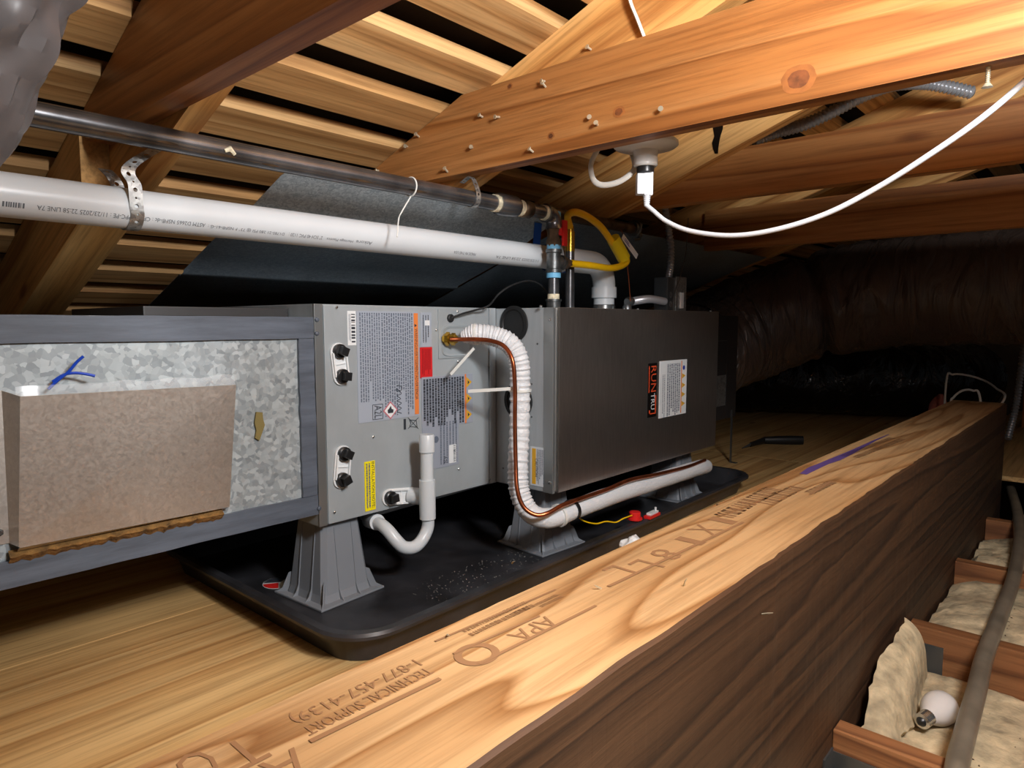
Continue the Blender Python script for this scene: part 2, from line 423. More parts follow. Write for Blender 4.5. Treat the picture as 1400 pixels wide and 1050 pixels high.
# ------------------------------------------------------------------ roof constants
S, RC = .355, .69155                  # rafter underside  z = RC - S*y
def zr(y, off=0.0): return RC + off - S * y
RV = .17                              # rafter depth measured straight up
DECK = -.585

# ================================================================== THE SETTING
floor = thing('floor', 'plywood sheets laid over the attic joists', 'floor', (2, 1.5, DECK), kind='structure')
del floor['category']
def sheet(x0, x1, y0, y1, rotz=0):
    m = MB(); m.box(x0, x1, y0, y1, DECK - .018, DECK, .001); return m.build('plywood_sheet', M['deck'], floor)
sheet(-1.0, 2.898, .48, 1.371); sheet(-1.0, 1.30, 1.374, 2.95); sheet(1.303, 2.898, 1.374, 2.95)
sheet(2.901, 5.3, .48, 1.70); sheet(2.901, 5.3, 1.703, 2.95); sheet(3.16, 5.6, -1.4, .477)
m = MB(); m.box(-1.5, 6.2, -2.0, 3.2, -1.02, -1.0)
m.build('floor_plaster', M['dark_wall'], floor)

ceiling = thing('ceiling', 'spaced roof boards under black roofing felt', 'ceiling', (2, 1, .6), kind='structure')
del ceiling['category']
m = MB()
nx, ny = 60, 50
vs = []
for i in range(nx + 1):
    for j in range(ny + 1):
        x = -1.4 + 7.2 * i / nx; y = -1.2 + 4.4 * j / ny
        vs.append((x, y, zr(y, RV + .060) + .006 * noise.noise(V((x * 3, y * 9, 0)))))
m.add(vs, [(i * (ny + 1) + j, (i + 1) * (ny + 1) + j, (i + 1) * (ny + 1) + j + 1, i * (ny + 1) + j + 1) for i in range(nx) for j in range(ny)], 0, True)
m.build('roofing_felt', M['felt'], ceiling, recalc=False)
al = V((0, -1, S)).normalized(); nn = V((0, -S, -1)).normalized()
for n in range(-15, 13):
    ylow = 1.065 + .149 * n
    if ylow > 3.0 or ylow - .1 < -1.2: continue
    w = .081 + random.uniform(-.004, .004); y1 = ylow; y0 = ylow - w
    j1, j2 = random.uniform(-.004, .004), random.uniform(-.004, .004)
    poly = []
    xs = [-1.35 + 7.0 * k / 14 for k in range(15)]
    vv = []; ff = []
    for k, x in enumerate(xs):
        wob = .0025 * noise.noise(V((x * 1.3, n * 5.1, 0)))
        a, b = y0 + j1 + wob, y1 + j2 + wob
        vv += [(x, a, zr(a, RV)), (x, b, zr(b, RV)), (x, b, zr(b, RV + .026)), (x, a, zr(a, RV + .026))]
    for k in range(14):
        q = k * 4
        ff += [(q, q + 1, q + 5, q + 4), (q + 1, q + 2, q + 6, q + 5), (q + 2, q + 3, q + 7, q + 6), (q + 3, q, q + 4, q + 7)]
    ff += [(0, 1, 2, 3), (56, 57, 58, 59)]
    m = MB(); m.add(vv, ff); m.build('roof_board', M['board'], ceiling)
m = MB(); m.box(5.7, 5.8, -2.0, 3.2, -1.0, 1.2); m.build('wall_far', M['dark_wall'], kind='structure')
m = MB(); m.box(-1.5, 6.2, 3.0, 3.1, -1.0, 0.0); m.build('wall_eave', M['dark_wall'], kind='structure')

def nail_part(mb, p, d, l=.012, r=.0022):
    p = V(p); d = V(d).normalized(); mb.cyl(p, p + d * l, r, 8); mb.cyl(p + d * l, p + d * (l + .0015), r * 2.0, 10)

def rafter(x0, ytop, ybot, mat, label):
    t = .038
    poly = [(x0, ytop, zr(ytop)), (x0, ybot, zr(ybot)), (x0, ybot, zr(ybot, RV)), (x0, ytop, zr(ytop, RV))]
    m = MB(); m.prism(poly, (t, 0, 0)); return m.build('rafter', mat, None, label, 'rafter', 'roof rafters')
rA = rafter(.450, -1.0, 1.385, M['rafter'], 'tan rafter beside the brown joist, holding the perforated strap')
poly = [(.404, 1.39, zr(1.39) - .004), (.404, 2.5, zr(2.5) - .004), (.404, 2.5, zr(2.5, RV) - .003), (.404, 1.39, zr(1.39, RV) - .003)]  # double-width tail, added to supply darkness below the vent pipe
m = MB(); m.prism(poly, (.086, 0, 0)); m.build('rafter', M['rafter'], None, 'added double-width rafter tail, shaped to darken the slope behind the white vent pipe', 'rafter', 'roof rafters')
rB = rafter(1.070, -1.0, 2.5, M['rafter'], 'light tan rafter behind the orange joist that carries the lampholder')
rC = rafter(1.640, -1.0, 2.5, M['rafter'], 'tan rafter with a black tar drip on its face')
rD = rafter(2.330, -1.0, 2.5, M['rafter'], 'rafter above the switch box, past the tarred rafter')
rE = rafter(2.95, -1.0, 2.5, M['rafter'], 'rafter above the large black flexible duct')

def joist(x0, t, z0, z1, yend, mat, label):
    yb = lambda z: (RC + RV - .002 - z) / S          # where the roof boards come down to height z
    e0, e1 = min(yend, yb(z0)), min(yend, yb(z1))
    poly = [(x0, -1.2, z0), (x0, e0, z0)] + ([(x0, e0, RC + RV - .002 - S * e0)] if e0 < yb(z0) - .001 and e0 > yb(z1) else []) + [(x0, e1, z1), (x0, -1.2, z1)]
    m = MB(); m.prism(poly, (t, 0, 0)); return m.build('ceiling_joist', mat, None, label, 'joist', 'ceiling joists')
jA = joist(.408, .041, .32, .492, 1.37, M['joist'], 'brown joist crossing above the black gas pipe beside the strap')
jB = joist(1.030, .039, .32, .482, 1.56, M['joist'], 'bright orange joist with a large knot and bent nails')
jD = joist(1.679, .040, .32, .440, 1.12, M['joist'], 'orange joist behind the tarred rafter under the flexible conduit')
jE = joist(2.290, .039, .26, .40, 1.12, M['joist'], 'far joist crossing just above the black flexible duct')
# nails and knots on the bright joist
for px, py in [(557, 186), (646, 202), (745, 111), (746, 119), (518, 228), (612, 235), (807, 161), (817, 171), (905, 149), (573, 182), (660, 160), (683, 160), (729, 208)]:
    m = MB(); q = at(px, py, 0, 1.030); q.z = min(q.z, zr(q.y, RV) - .014); nail_part(m, q, (-1, random.uniform(-.5, .5), random.uniform(-.2, .7)), random.uniform(.004, .012)); m.build('nail', M['nail'], jB)
for px, py in [(753, 42), (808, 68)]:
    m = MB(); q = at(px, py, 0, 1.070); nail_part(m, q, (-1, .2, .3), .01); m.build('nail', M['nail'], rB)
M['knot'] = flat('knot_wood', (104, 60, 32), .55, mottled=.3, mscale=60)
M['knot_ring'] = flat('knot_ring_wood', (146, 90, 44), .55, mottled=.1, mscale=60)
for px, py, r in [(1092, 108, .020), (846, 153, .010), (753, 186, .007), (697, 118, .006)]:
    m = MB(); c = at(px, py, 0, 1.0297); vs = []
    for k in range(28):
        a = 2 * math.pi * k / 28; rr = r * (1 + .12 * noise.noise(V((math.cos(a) * 2, math.sin(a) * 2, px))))
        vs.append(c + V((0, math.cos(a) * rr * 1.25, math.sin(a) * rr)))
    m.add(vs, [list(range(28))]); m.build('knot_ring', M['knot_ring'], jB)
    m = MB(); m.add([c + V((-.0003, 0, 0)) + (v - c) * .62 for v in vs], [list(range(28))]); m.build('knot', M['knot'], jB)
# tar drip on rafter C
m = MB(); vs = []; prof = [(976, 150, 983, 150), (975, 162, 987, 160), (977, 175, 986, 176), (978, 186, 984, 185), (975, 195, 982, 193), (976, 203, 981, 202), (978, 210, 981, 210)]
for a, b, c, d in prof: vs += [at(a, b, 0, 1.638), at(c, d, 0, 1.638)]
vs = [v + (vs[i ^ 1] - v) * -.25 for i, v in enumerate(vs)]; m.add(vs, [(2 * i, 2 * i + 1, 2 * i + 3, 2 * i + 2) for i in range(len(prof) - 1)]); m.build('tar_drip', M['tar'], rC)
# hanging screw under the bright joist
m = MB(); p0 = at(1352, 82, 0, 1.05); p1 = p0 + V((0, 0, -.028))
m.tube(lerp_path(p0, p1, 22), .0024, 8, rf=lambda i, k, p: 1.25 if i % 2 else .85); m.cyl(p1, p1 - V((0, 0, .005)), .003, 10, r2=.0065)
m.build('wood_screw', M['nail'], None, 'bare wood screw hanging down under the orange joist near the white cord', 'screw')

# ================================================================== LAMINATED BEAM
m = MB(); BZ, BB = -.30, -.80; n = 150; X0, X1 = -.25, 3.12
vs = []
for i in range(n + 1):
    x = X0 + (X1 - X0) * i / n
    jl = .0022 * noise.noise(V((x * 7, 1, 0))) + .0012 * noise.noise(V((x * 40, 1, 0)))
    jr = .0022 * noise.noise(V((x * 9, 5, 0))) + .0016 * noise.noise(V((x * 45, 5, 0)))
    sk = .0 if x < 1.4 else -.012 * (x - 1.4)
    vs += [(x, .307 + sk, BB), (x, .307 + sk + jr, BZ - .003), (x, .311 + sk + jr * 1.6, BZ), (x, .478 + sk + jl, BZ), (x, .480 + sk + jl, BZ - .003), (x, .480 + sk, BB)]
for i in range(n):
    q = i * 6
    for k in range(6):
        k2 = (k + 1) % 6
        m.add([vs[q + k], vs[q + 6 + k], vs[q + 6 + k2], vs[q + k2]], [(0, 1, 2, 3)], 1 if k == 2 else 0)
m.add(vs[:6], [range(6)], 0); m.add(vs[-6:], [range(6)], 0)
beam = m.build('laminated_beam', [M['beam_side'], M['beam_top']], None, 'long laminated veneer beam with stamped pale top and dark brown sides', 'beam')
ST = BZ + .0006
def stamp(txt, px0, py0, px1, py1, h):
    """row of stamped letters read from the far end: starts at pixel 0, ends at pixel 1"""
    a, b = at(px0, py0, 2, ST), at(px1, py1, 2, ST); m = MB(); ex = (b - a); w = ex.length; ex.normalize(); ey = V((0, 0, 1)).cross(ex)
    text(m, txt, a, ex, ey, w, h); return m.build('stamp_lettering', M['stamp'], beam)
stamp('1-877-457-4139)', 560, 899, 390, 977, .019)
stamp('TECHNICAL SUPPORT', 581, 912, 411, 996, .013)
stamp('APA', 745, 842, 692, 868, .022)
stamp('ANSI', 720, 828, 700, 837, .008)
stamp('T', 338, 1004, 296, 1024, .036); stamp('O', 274, 1021, 230, 1043, .036); stamp('A', 402, 1021, 352, 1046, .034)
for t_, a_, b_, c_, d_ in [('L', 838, 772, 822, 779), ('L', 872, 764, 858, 771), ('8', 900, 749, 884, 757), ('I', 930, 733, 922, 737), ('X', 955, 716, 938, 724), ('I', 975, 706, 967, 710)]:
    stamp(t_, a_, b_, c_, d_, .040)
def stamp_bar(px0, py0, px1, py1, w):
    a, b = at(px0, py0, 2, ST), at(px1, py1, 2, ST); d = (b - a).normalized(); s = V((0, 0, 1)).cross(d) * w / 2
    s += V((0, 0, 0)); up_ = V((0, 0, .0004)); m = MB(); m.quad(a - s + up_, b - s + up_, b + s + up_, a + s + up_); m.build('stamp_line', M['stamp'], beam)
stamp_bar(424, 1014, 602, 928, .005); stamp_bar(655, 908, 815, 828, .004); stamp_bar(620, 894, 738, 842, .003)
stamp_bar(832, 802, 1016, 714, .005); stamp_bar(595, 877, 760, 806, .003); stamp_bar(1108, 676, 1136, 658, .006)
def stamp_fine(px0, py0, px1, py1, h, rows, seed):
    a, b = at(px0, py0, 2, ST), at(px1, py1, 2, ST); m = MB(); ex = (b - a); w = ex.length; ex.normalize(); ey = V((0, 0, 1)).cross(ex)
    for r in range(rows):
        rnd = random.Random(seed + r); x = 0; y = h / rows * r; hh = h / rows * .62
        while x < w:
            cw = hh * rnd.uniform(.3, .75); sl = hh * .15
            o = a + ex * x + ey * y
            for k in range(2):
                u = cw * k * .7
                m.quad(o + ex * u, o + ex * (u + hh * .16), o + ex * (u + hh * .16) + ey * hh, o + ex * u + ey * hh)
            if rnd.random() < .6: m.quad(o, o + ex * cw, o + ex * cw + ey * hh * .16, o + ey * hh * .16)
            if rnd.random() < .6: m.quad(o + ey * hh * .84, o + ex * cw + ey * hh * .84, o + ex * cw + ey * hh, o + ey * hh)
            x += cw + hh * .32
    m.build('stamp_lettering', M['stamp'], beam)
stamp_fine(715, 822, 628, 862, .022, 2, 5); stamp_fine(760, 812, 730, 826, .014, 2, 8)
stamp_fine(1045, 666, 975, 704, .050, 1, 11); stamp_fine(1080, 664, 1036, 686, .045, 1, 21); stamp_fine(1130, 658, 1100, 672, .03, 1, 31)
stamp_fine(1215, 598, 1150, 622, .05, 2, 41)
# round grade mark
m = MB(); c = at(652, 894, 2, ST); vs = []
for k in range(24):
    a = 2 * math.pi * k / 24
    for r in (.013, .020): vs.append(c + V((math.cos(a) * r * 1.1, math.sin(a) * r, 0)))
m.add(vs, [(2 * k, 2 * k + 1, (2 * k + 3) % 48, (2 * k + 2) % 48) for k in range(24)]); m.build('stamp_ring', M['stamp'], beam)
# purple primer smear
m = MB(); cl = [(1098, 648, .014), (1112, 640, .020), (1126, 634, .017), (1142, 628, .022), (1160, 620, .018), (1178, 611, .012), (1196, 602, .007), (1215, 594, .003)]
vs = []
for px, py, w in cl:
    q = at(px, py, 2, ST); vs += [q + V((0, w / 2, 0)), q - V((0, w / 2, 0))]
m.add(vs, [(2 * i, 2 * i + 1, 2 * i + 3, 2 * i + 2) for i in range(len(cl) - 1)]); m.build('purple_smear', M['purple'], beam)
# splinters
for px, py in [(935, 801), (822, 805), (612, 868), (700, 770), (1042, 900 - 60), (980, 690)]:
    m = MB(); q = at(px, py, 2, BZ); d = V((random.uniform(-1, 1), random.uniform(-1, 1), .5)).normalized()
    m.tube([q, q + d * .008, q + d * .014 + V((.003, 0, -.001))], [.0012, .0009, .0003], 5); m.build('splinter', M['nail'], beam)

# ================================================================== FURNACE
FX0, FX1, FY0, FY1, FZ0, FZ1 = 1.247, 2.125, .981, 1.69, -.408, .037
fur = thing('gas_furnace', 'horizontal steel gas furnace with a brushed door and black orange brand label', 'furnace', ((FX0 + FX1) / 2, (FY0 + FY1) / 2, FZ0))
m = MB(); m.box(FX0, FX1, FY0 + .012, FY1, FZ0, FZ1, .003); m.build('cabinet', M['furn_body'], fur)
m = MB(); m.box(FX0 + .019, FX1, FY0 - .001, FY0 + .013, FZ0 - .001, FZ1 + .001, .002); door = m.build('door', M['door'], fur)
m = MB(); m.box(FX0 - .0015, FX0 + .007, FY0 + .001, FY0 + .030, FZ0, FZ1, .001); m.build('corner_flange', M['flange'], fur)
for py in (437, 660):
    m = MB(); q = at(752, py, 0, FX0 - .0015); m.lathe(q, (-1, 0, 0), [(0, .0035), (.002, .0035), (.003, .002)], 12); m.build('screw', M['chrome'], fur)
for px, py in ((703, 443), (709, 548)):
    q = at(px, py, 0, FX0)
    k = MB(); k.lathe(q, (-1, 0, 0), [(-.001, .045), (.004, .045), (.005, .043), (.005, .036), (.0015, .034), (.001, .0)], 36)
    k.build('knockout_plug', M['rubber'], fur)
for px, py in ((690, 470), (735, 470), (727, 525), (727, 570), (668 + 20, 640)):
    q = at(px, py, 0, FX0); m = MB(); m.lathe(q, (-1, 0, 0), [(0, .0025), (.001, .0025)], 10); m.build('rivet', M['steel'], fur)
# label on furnace end face
def yz(px, py): return at(px, py, 0, FX0 - .0012)
a, b = yz(725, 610), yz(746, 667)
y0, y1, z0, z1 = a.y, b.y, b.z, a.z
m = MB(); m.box(FX0 - .0012, FX0 + .001, y1, y0, z0, z1); lab = m.build('caution_label', M['paper'], fur)
m = MB(); m.box(FX0 - .0016, FX0 - .0008, y0 - .018, y0 - .006, z0 + .004, z1 - .004); s_ = m.build('yellow_band', M['hazard'], lab)
m = MB(); text(m, 'CAUTION', (FX0 - .0019, y0 - .016, z1 - .028), (0, 0, -1), (0, -1, 0), .045, .008); m.build('lettering', M['ink'], s_)
m = MB(); fine_print(m, (FX0 - .0016, y0 - .020, z1 - .005), (0, 0, -1), (0, -1, 0), z1 - z0 - .01, (y0 - y1) - .024, 6, .5, 0, 5); m.build('fine_print', M['ink_grey'], lab)
# labels on the door (text runs downwards)
FD = FY0 - .001
def xz(px, py, Y): return at(px, py, 1, Y)
a, b = xz(886, 497, FD), xz(896.5, 569, FD)
m = MB(); m.box(a.x, b.x, FD - .0012, FD + .001, b.z, a.z); lab = m.build('brand_label', M['black_label'], fur, 'black vertical label lettered in orange and white')
w = b.x - a.x; h = a.z - b.z; DN = V((0, 0, -1)); RT = V((1, 0, 0))
m = MB(); text(m, 'RUN', (a.x + w * .33, FD - .0016, a.z - h * .05), DN, RT, h * .48, w * .58); m.build('lettering_orange', M['brand_orange'], lab)
m = MB(); text(m, 'TRU', (a.x + w * .36, FD - .0016, a.z - h * .56), DN, RT, h * .30, w * .42); m.build('lettering_white', M['brand_white'], lab)
m = MB(); m.box(a.x + w * .08, a.x + w * .16, FD - .0016, FD - .001, a.z - h * .54, a.z - h * .05)
m.box(a.x + w * .16, a.x + w * .95, FD - .0016, FD - .001, a.z - h * .945, a.z - h * .925); m.box(a.x + w * .84, a.x + w * .95, FD - .0016, FD - .001, a.z - h * .93, a.z - h * .60)
m.box(a.x + w * .16, a.x + w * .28, FD - .0016, FD - .001, a.z - h * .945, a.z - h * .87)
m.build('border', M['brand_orange'], lab)
a, b = xz(902, 494, FD), xz(937, 564.5, FD)
m = MB(); m.box(a.x, b.x, FD - .0015, FD + .001, b.z, a.z); lab = m.build('warning_label', M['paper_white'], fur, 'white vertical label with small yellow hazard triangles')
w = b.x - a.x; h = a.z - b.z
m = MB(); fine_print(m, (a.x + w * .25, FD - .0019, a.z - .01), DN, RT, h * .93, w * .5, 7, .6, 0, 9, .15); fine_print(m, (a.x + w * .08, FD - .0019, a.z - .04), DN, RT, h * .8, w * .12, 2, .35, 0, 4); m.build('fine_print', M['ink_grey'], lab)
m = MB(); m.box(a.x + w * .78, a.x + w * .81, FD - .0019, FD - .001, b.z + .004, a.z - .004); m.build('stripe', M['orange'], lab)
for i in range(4):
    zc = a.z - h * (.30 + .17 * i); xc = a.x + w * .88
    m = MB(); m.prism([(xc - w * .06, FD - .002, zc + .008), (xc + w * .07, FD - .002, zc), (xc - w * .06, FD - .002, zc - .008)], (0, .0008, 0)); m.build('hazard_triangle', M['hazard'], lab)
m = MB(); m.lathe((a.x + w * .88, FD - .0012, a.z - h * .15), (0, -1, 0), [(0, .007), (.0009, .007)], 14); m.build('round_mark', M['blue_ink'], lab)
for px in (735, 868, 968):
    q = at(px, 421, 1, FY0 + .04); m = MB(); m.lathe((q.x, FY0 + .03, FZ1), (0, 0, 1), [(0, .004), (.004, .004), (.006, .002)], 10); m.build('screw', M['chrome'], fur)

# ================================================================== COIL CABINET
CX0, CX1, CY0, CY1 = .727, 1.2445, 1.168, 1.69
coil = thing('evaporator_coil', 'grey steel evaporator coil cabinet covered in silver labels with black drain caps', 'coil cabinet', ((CX0 + CX1) / 2, 1.43, FZ0))
m = MB(); m.box(CX0, CX1, CY0 + .004, CY1, FZ0, FZ1 + .001, .002); m.build('cabinet', M['cabinet'], coil)
m = MB(); m.box(CX0 + .022, CX1 - .026, CY0, CY0 + .005, FZ0 + .001, FZ1 - .001, .0015); m.build('front_panel', M['cabinet'], coil)
m = MB(); m.box(CX0, CX0 + .019, CY0 - .001, CY0 + .005, FZ0, FZ1 + .001, .001); m.build('corner_flange', M['flange'], coil)
m = MB(); m.box(CX1 - .022, CX1, CY0 - .001, CY0 + .005, FZ0, FZ1 + .001, .001); m.build('corner_flange', M['furn_body'], coil)
PY = CY0 - .0007
def prect(px0, py0, px1, py1, Y=PY):
    a, b = xz(px0, py0, Y), xz(px1, py1, Y); return a.x, b.x, b.z, a.z
def label(name, r, mat, parent, t=.0006, y=PY, lb=None):
    m = MB(); m.box(r[0], r[1], y - t, y + .0008, r[2], r[3]); return m.build(name, mat, parent, lb)
LY = PY - .0011
# barcode label
r = prect(474.5, 425, 487, 472); lab = label('barcode_label', r, M['paper_white'], coil)
m = MB(); zz = r[3] - .006; rnd = random.Random(3)
while zz > r[2] + .008:
    t = rnd.uniform(.0012, .005); m.box(r[0] + .009, r[0] + .018, LY, LY + .0003, zz - t, zz); zz -= t + rnd.uniform(.0012, .005)
m.build('barcode', M['ink'], lab)
m = MB(); fine_print(m, (r[0] + .002, LY, r[3] - .006), DN, RT, r[3] - r[2] - .014, .006, 2, .4, 0, 2); m.build('fine_print', M['ink_grey'], lab)
# main warning label
r = prect(487, 425, 573.5, 568); lab = label('main_warning_label', r, M['label_grey'], coil)
W = r[1] - r[0]; H = r[3] - r[2]
sx = r[1] - W * .085
m = MB(); m.box(sx, r[1] - .002, LY, LY + .0004, r[2] + .004, r[3] - .003); st = m.build('orange_band', M['orange'], lab)
m = MB(); text(m, 'WARNING/AVERTISSEMENT/ADVERTENCIA', (sx + .002, LY - .0003, r[3] - H * .16), DN, RT, H * .68, W * .052); m.build('lettering', M['ink'], st)
m = MB(); m.prism([(sx + .002, LY - .0003, r[3] - H * .145), (sx + .002, LY - .0003, r[3] - H * .115), (sx + W * .055, LY - .0003, r[3] - H * .13)], (0, .0002, 0)); m.build('alert_triangle', M['ink'], st)
m = MB(); fine_print(m, (r[0] + W * .37, LY, r[3] - H * .015), DN, RT, H * .96, W * .53, 14, .55, 0, 31, .35); fine_print(m, (r[0] + W * .03, LY, r[3] - H * .015), DN, RT, H * .80, W * .33, 9, .5, 0, 33, .25); m.build('fine_print', M['ink_grey'], lab)
bx0 = r[0] + W * .22; bz = r[2] + H * .02
m = MB(); text(m, 'A2L', (bx0 + .004, LY - .0002, r[2] + H * .145), DN, RT, H * .12, W * .115); m.build('lettering', M['ink'], lab)
m = MB()
fx0, fx1, fz0, fz1 = bx0 - .001, bx0 + W * .16, r[2] + H * .015, r[2] + H * .155
for q in ((fx0, fx1, fz0, fz0 + .0012), (fx0, fx1, fz1 - .0012, fz1), (fx0, fx0 + .0012, fz0, fz1), (fx1 - .0012, fx1, fz0, fz1)): m.box(q[0], q[1], LY, LY + .0004, q[2], q[3])
m.build('box_outline', M['ink'], lab)
cx_, cz_ = r[0] + W * .50, r[2] + H * .085
def diamond(R, y): return [(cx_ - R, y, cz_), (cx_, y, cz_ - R), (cx_ + R, y, cz_), (cx_, y, cz_ + R)]
m = MB(); m.prism(diamond(W * .12, LY - .0001), (0, .0003, 0)); dm = m.build('hazard_diamond', M['pink'], lab)
m = MB(); m.prism(diamond(W * .098, LY - .0003), (0, .0001, 0)); dw = m.build('diamond_field', M['paper_white'], dm)
m = MB(); m.prism([(cx_ - .007, LY - .0006, cz_ - .006), (cx_ + .007, LY - .0006, cz_ - .006), (cx_ + .008, LY - .0006, cz_ + .001), (cx_ + .003, LY - .0006, cz_ + .003), (cx_ + .001, LY - .0006, cz_ + .010), (cx_ - .004, LY - .0006, cz_ + .004), (cx_ - .008, LY - .0006, cz_ + .001)], (0, .0002, 0)); m.build('flame_mark', M['ink'], dm)
# hand written weight
def scrawl(pts, w=.0007, mat='ink', parent=lab, name='handwriting'):
    m = MB(); m.tube(smooth_path([at(px, py, 1, LY - .0004) for px, py in pts], 3), w, 5); m.build(name, M[mat], parent)
scrawl([(543, 527), (548, 528), (549, 533), (543, 535), (542, 531), (549, 538), (543, 541), (548, 545), (543, 548), (549, 551), (544, 555), (549, 558), (543, 562), (549, 565)])
# side column, tiny white tag, red block
r2 = prect(575, 427, 590, 474); lb2 = label('side_label', r2, M['label_grey'], coil)
m = MB(); fine_print(m, (r2[0] + .003, LY, r2[3] - .006), DN, RT, (r2[3] - r2[2]) * .8, (r2[1] - r2[0]) * .7, 3, .35, 0, 12); m.build('fine_print', M['ink'], lb2)
r3 = prect(580.5, 438, 587, 445); label('white_tag', r3, M['paper_white'], lb2, .0006, PY - .0006)
r4 = prect(574, 475, 591, 516); lb4 = label('red_label', r4, M['label_red'], coil, .0009)
m = MB(); fine_print(m, (r4[0] + .004, LY - .0003, r4[3] - .004), DN, RT, (r4[3] - r4[2]) * .85, (r4[1] - r4[0]) * .75, 6, .4, 0, 14); m.build('fine_print', M['label_dkred'], lb4)
# second label
r5 = prect(576, 516, 646, 577); lb5 = label('instruction_label', r5, M['label_grey2'], coil, .0010)
W5 = r5[1] - r5[0]; H5 = r5[3] - r5[2]
m = MB(); fine_print(m, (r5[0] + W5 * .02, LY - .0004, r5[3] - .005), DN, RT, H5 * .93, W5 * .80, 15, .68, 0, 17, .35, (.03, .14)); m.build('fine_print', M['ink'], lb5)
m = MB(); m.box(r5[0] + W5 * .835, r5[0] + W5 * .865, LY - .0004, LY + .0002, r5[2], r5[3]); m.build('stripe', M['orange'], lb5)
for i in range(3):
    zc = r5[3] - H5 * (.17 + .33 * i); xc = r5[0] + W5 * .87
    m = MB(); m.prism([(xc, LY - .0004, zc + .013), (xc + .018, LY - .0004, zc), (xc, LY - .0004, zc - .013)], (0, .0004, 0)); tr = m.build('hazard_triangle', M['hazard'], lb5)
    m = MB(); m.prism([(xc + .004, LY - .0006, zc + .005), (xc + .010, LY - .0006, zc), (xc + .004, LY - .0006, zc - .005)], (0, .0002, 0)); m.build('mark', M['ink'], tr)
# rating plate
r6 = prect(577, 579, 627, 634); lb6 = label('rating_label', r6, M['label_grey2'], coil, .0008)
W6 = r6[1] - r6[0]; H6 = r6[3] - r6[2]
m = MB(); fine_print(m, (r6[0] + W6 * .45, LY - .0002, r6[3] - .004), DN, RT, H6 * .9, W6 * .52, 6, .45, 0, 19, .5); m.build('fine_print', M['ink_grey'], lb6)
m = MB(); m.box(r6[0] + W6 * .72, r6[0] + W6 * .92, LY - .0004, LY + .0002, r6[2] + .006, r6[2] + H6 * .45); bc = m.build('barcode_patch', M['paper_white'], lb6)
m = MB(); zz = r6[2] + H6 * .43; rnd = random.Random(8)
while zz > r6[2] + .010:
    t = rnd.uniform(.001, .003); m.box(r6[0] + W6 * .84, r6[0] + W6 * .90, LY - .0007, LY - .0003, zz - t, zz); zz -= t + rnd.uniform(.001, .003)
m.build('barcode', M['ink'], bc)
m = MB(); text(m, 'A2L', (r6[0] + W6 * .56, LY - .0003, r6[2] + .026), DN, RT, .020, .010); m.build('lettering', M['ink'], lb6)
m = MB(); m.lathe((r6[0] + W6 * .36, LY, r6[3] - H6 * .38), (0, -1, 0), [(0, .008), (.0004, .008)], 18); m.build('round_mark', M['ink_grey'], lb6)
# crossed bin and bar
rb = prect(552, 573, 555, 587); label('black_bar', rb, M['ink'], coil)
def stroke(pts, w, parent, name='bin_symbol'):
    m = MB()
    for a_, b_ in pts: m.tube([at(*a_, 1, LY + .0003), at(*b_, 1, LY + .0003)], w, 5)
    return m.build(name, M['ink'], parent)
stroke([((558, 571), (572, 586)), ((572, 571), (558, 586)), ((560, 574), (569, 575)), ((560, 583), (569, 584)), ((569, 573.5), (570.5, 585)), ((560, 574), (562, 579)), ((560, 583), (562, 578))], .0006, coil)
# yellow installation note
r7 = prect(498, 632, 513.5, 696); lb7 = label('yellow_label', r7, M['label_yellow'], coil, .0008, PY, 'yellow sticker lettered INSTALLATION NOTE')
W7 = r7[1] - r7[0]; H7 = r7[3] - r7[2]
m = MB(); text(m, 'INSTALLATION NOTE:', (r7[0] + W7 * .66, LY - .0002, r7[3] - .002), DN, RT, H7 * .93, W7 * .26); m.build('lettering', M['ink'], lb7)
m = MB(); fine_print(m, (r7[0] + W7 * .08, LY - .0002, r7[3] - .004), DN, RT, H7 * .9, W7 * .48, 2, .6, 0, 22, .1); m.build('fine_print', M['ink_grey'], lb7)
# drain port plates with caps
def drain_plate(c0, c1, caps):
    a, b = at(*c0, 1, PY), at(*c1, 1, PY); R = .0185; d = (b - a).normalized(); s = V((0, 1, 0)).cross(d); pts = []
    for k in range(13): t = math.pi / 2 + math.pi * k / 12; pts.append(a + (d * math.cos(t) + s * math.sin(t)) * R)
    for k in range(13): t = -math.pi / 2 + math.pi * k / 12; pts.append(b + (d * math.cos(t) + s * math.sin(t)) * R)
    m = MB(); m.prism(pts, (0, -.004, 0)); pl = m.build('drain_plate', M['white_plastic'], coil)
    m = MB()
    for sgn in (-1, 1):
        m.bevbox((a + b) / 2 + s * sgn * (R - .0035) + V((0, -.006, 0)), d, s, V((0, 1, 0)), (b - a).length / 2, .0018, .003, .0008)
    m.bevbox((a + b) / 2 + V((0, -.0045, 0)), s, d, V((0, 1, 0)), R - .006, .0012, .002, .0005)
    m.build('rib', M['white_plastic'], pl)
    for c in caps:
        q = at(*c, 1, PY); m = MB()
        m.lathe(q, (0, -1, 0), [(.003, .0145), (.008, .0150), (.012, .0145), (.0135, .0125)], 20)
        ang = random.uniform(-.5, .5); ex = V((math.cos(ang), 0, math.sin(ang))); ez = V((-math.sin(ang), 0, math.cos(ang)))
        m.bevbox(q + V((.002, -.019, 0)), ex, ez, V((0, 1, 0)), .0085, .0085, .007, .0012)
        m.build('drain_cap', M['black_plastic'], pl)
drain_plate((461.5, 481), (465.5, 514), [(461.5, 480), (465.5, 514)])
drain_plate((468, 621), (465.5, 655), [(468, 620), (465.5, 655)])
drain_plate((531, 679.5), (560, 677), [(531, 679.5)])
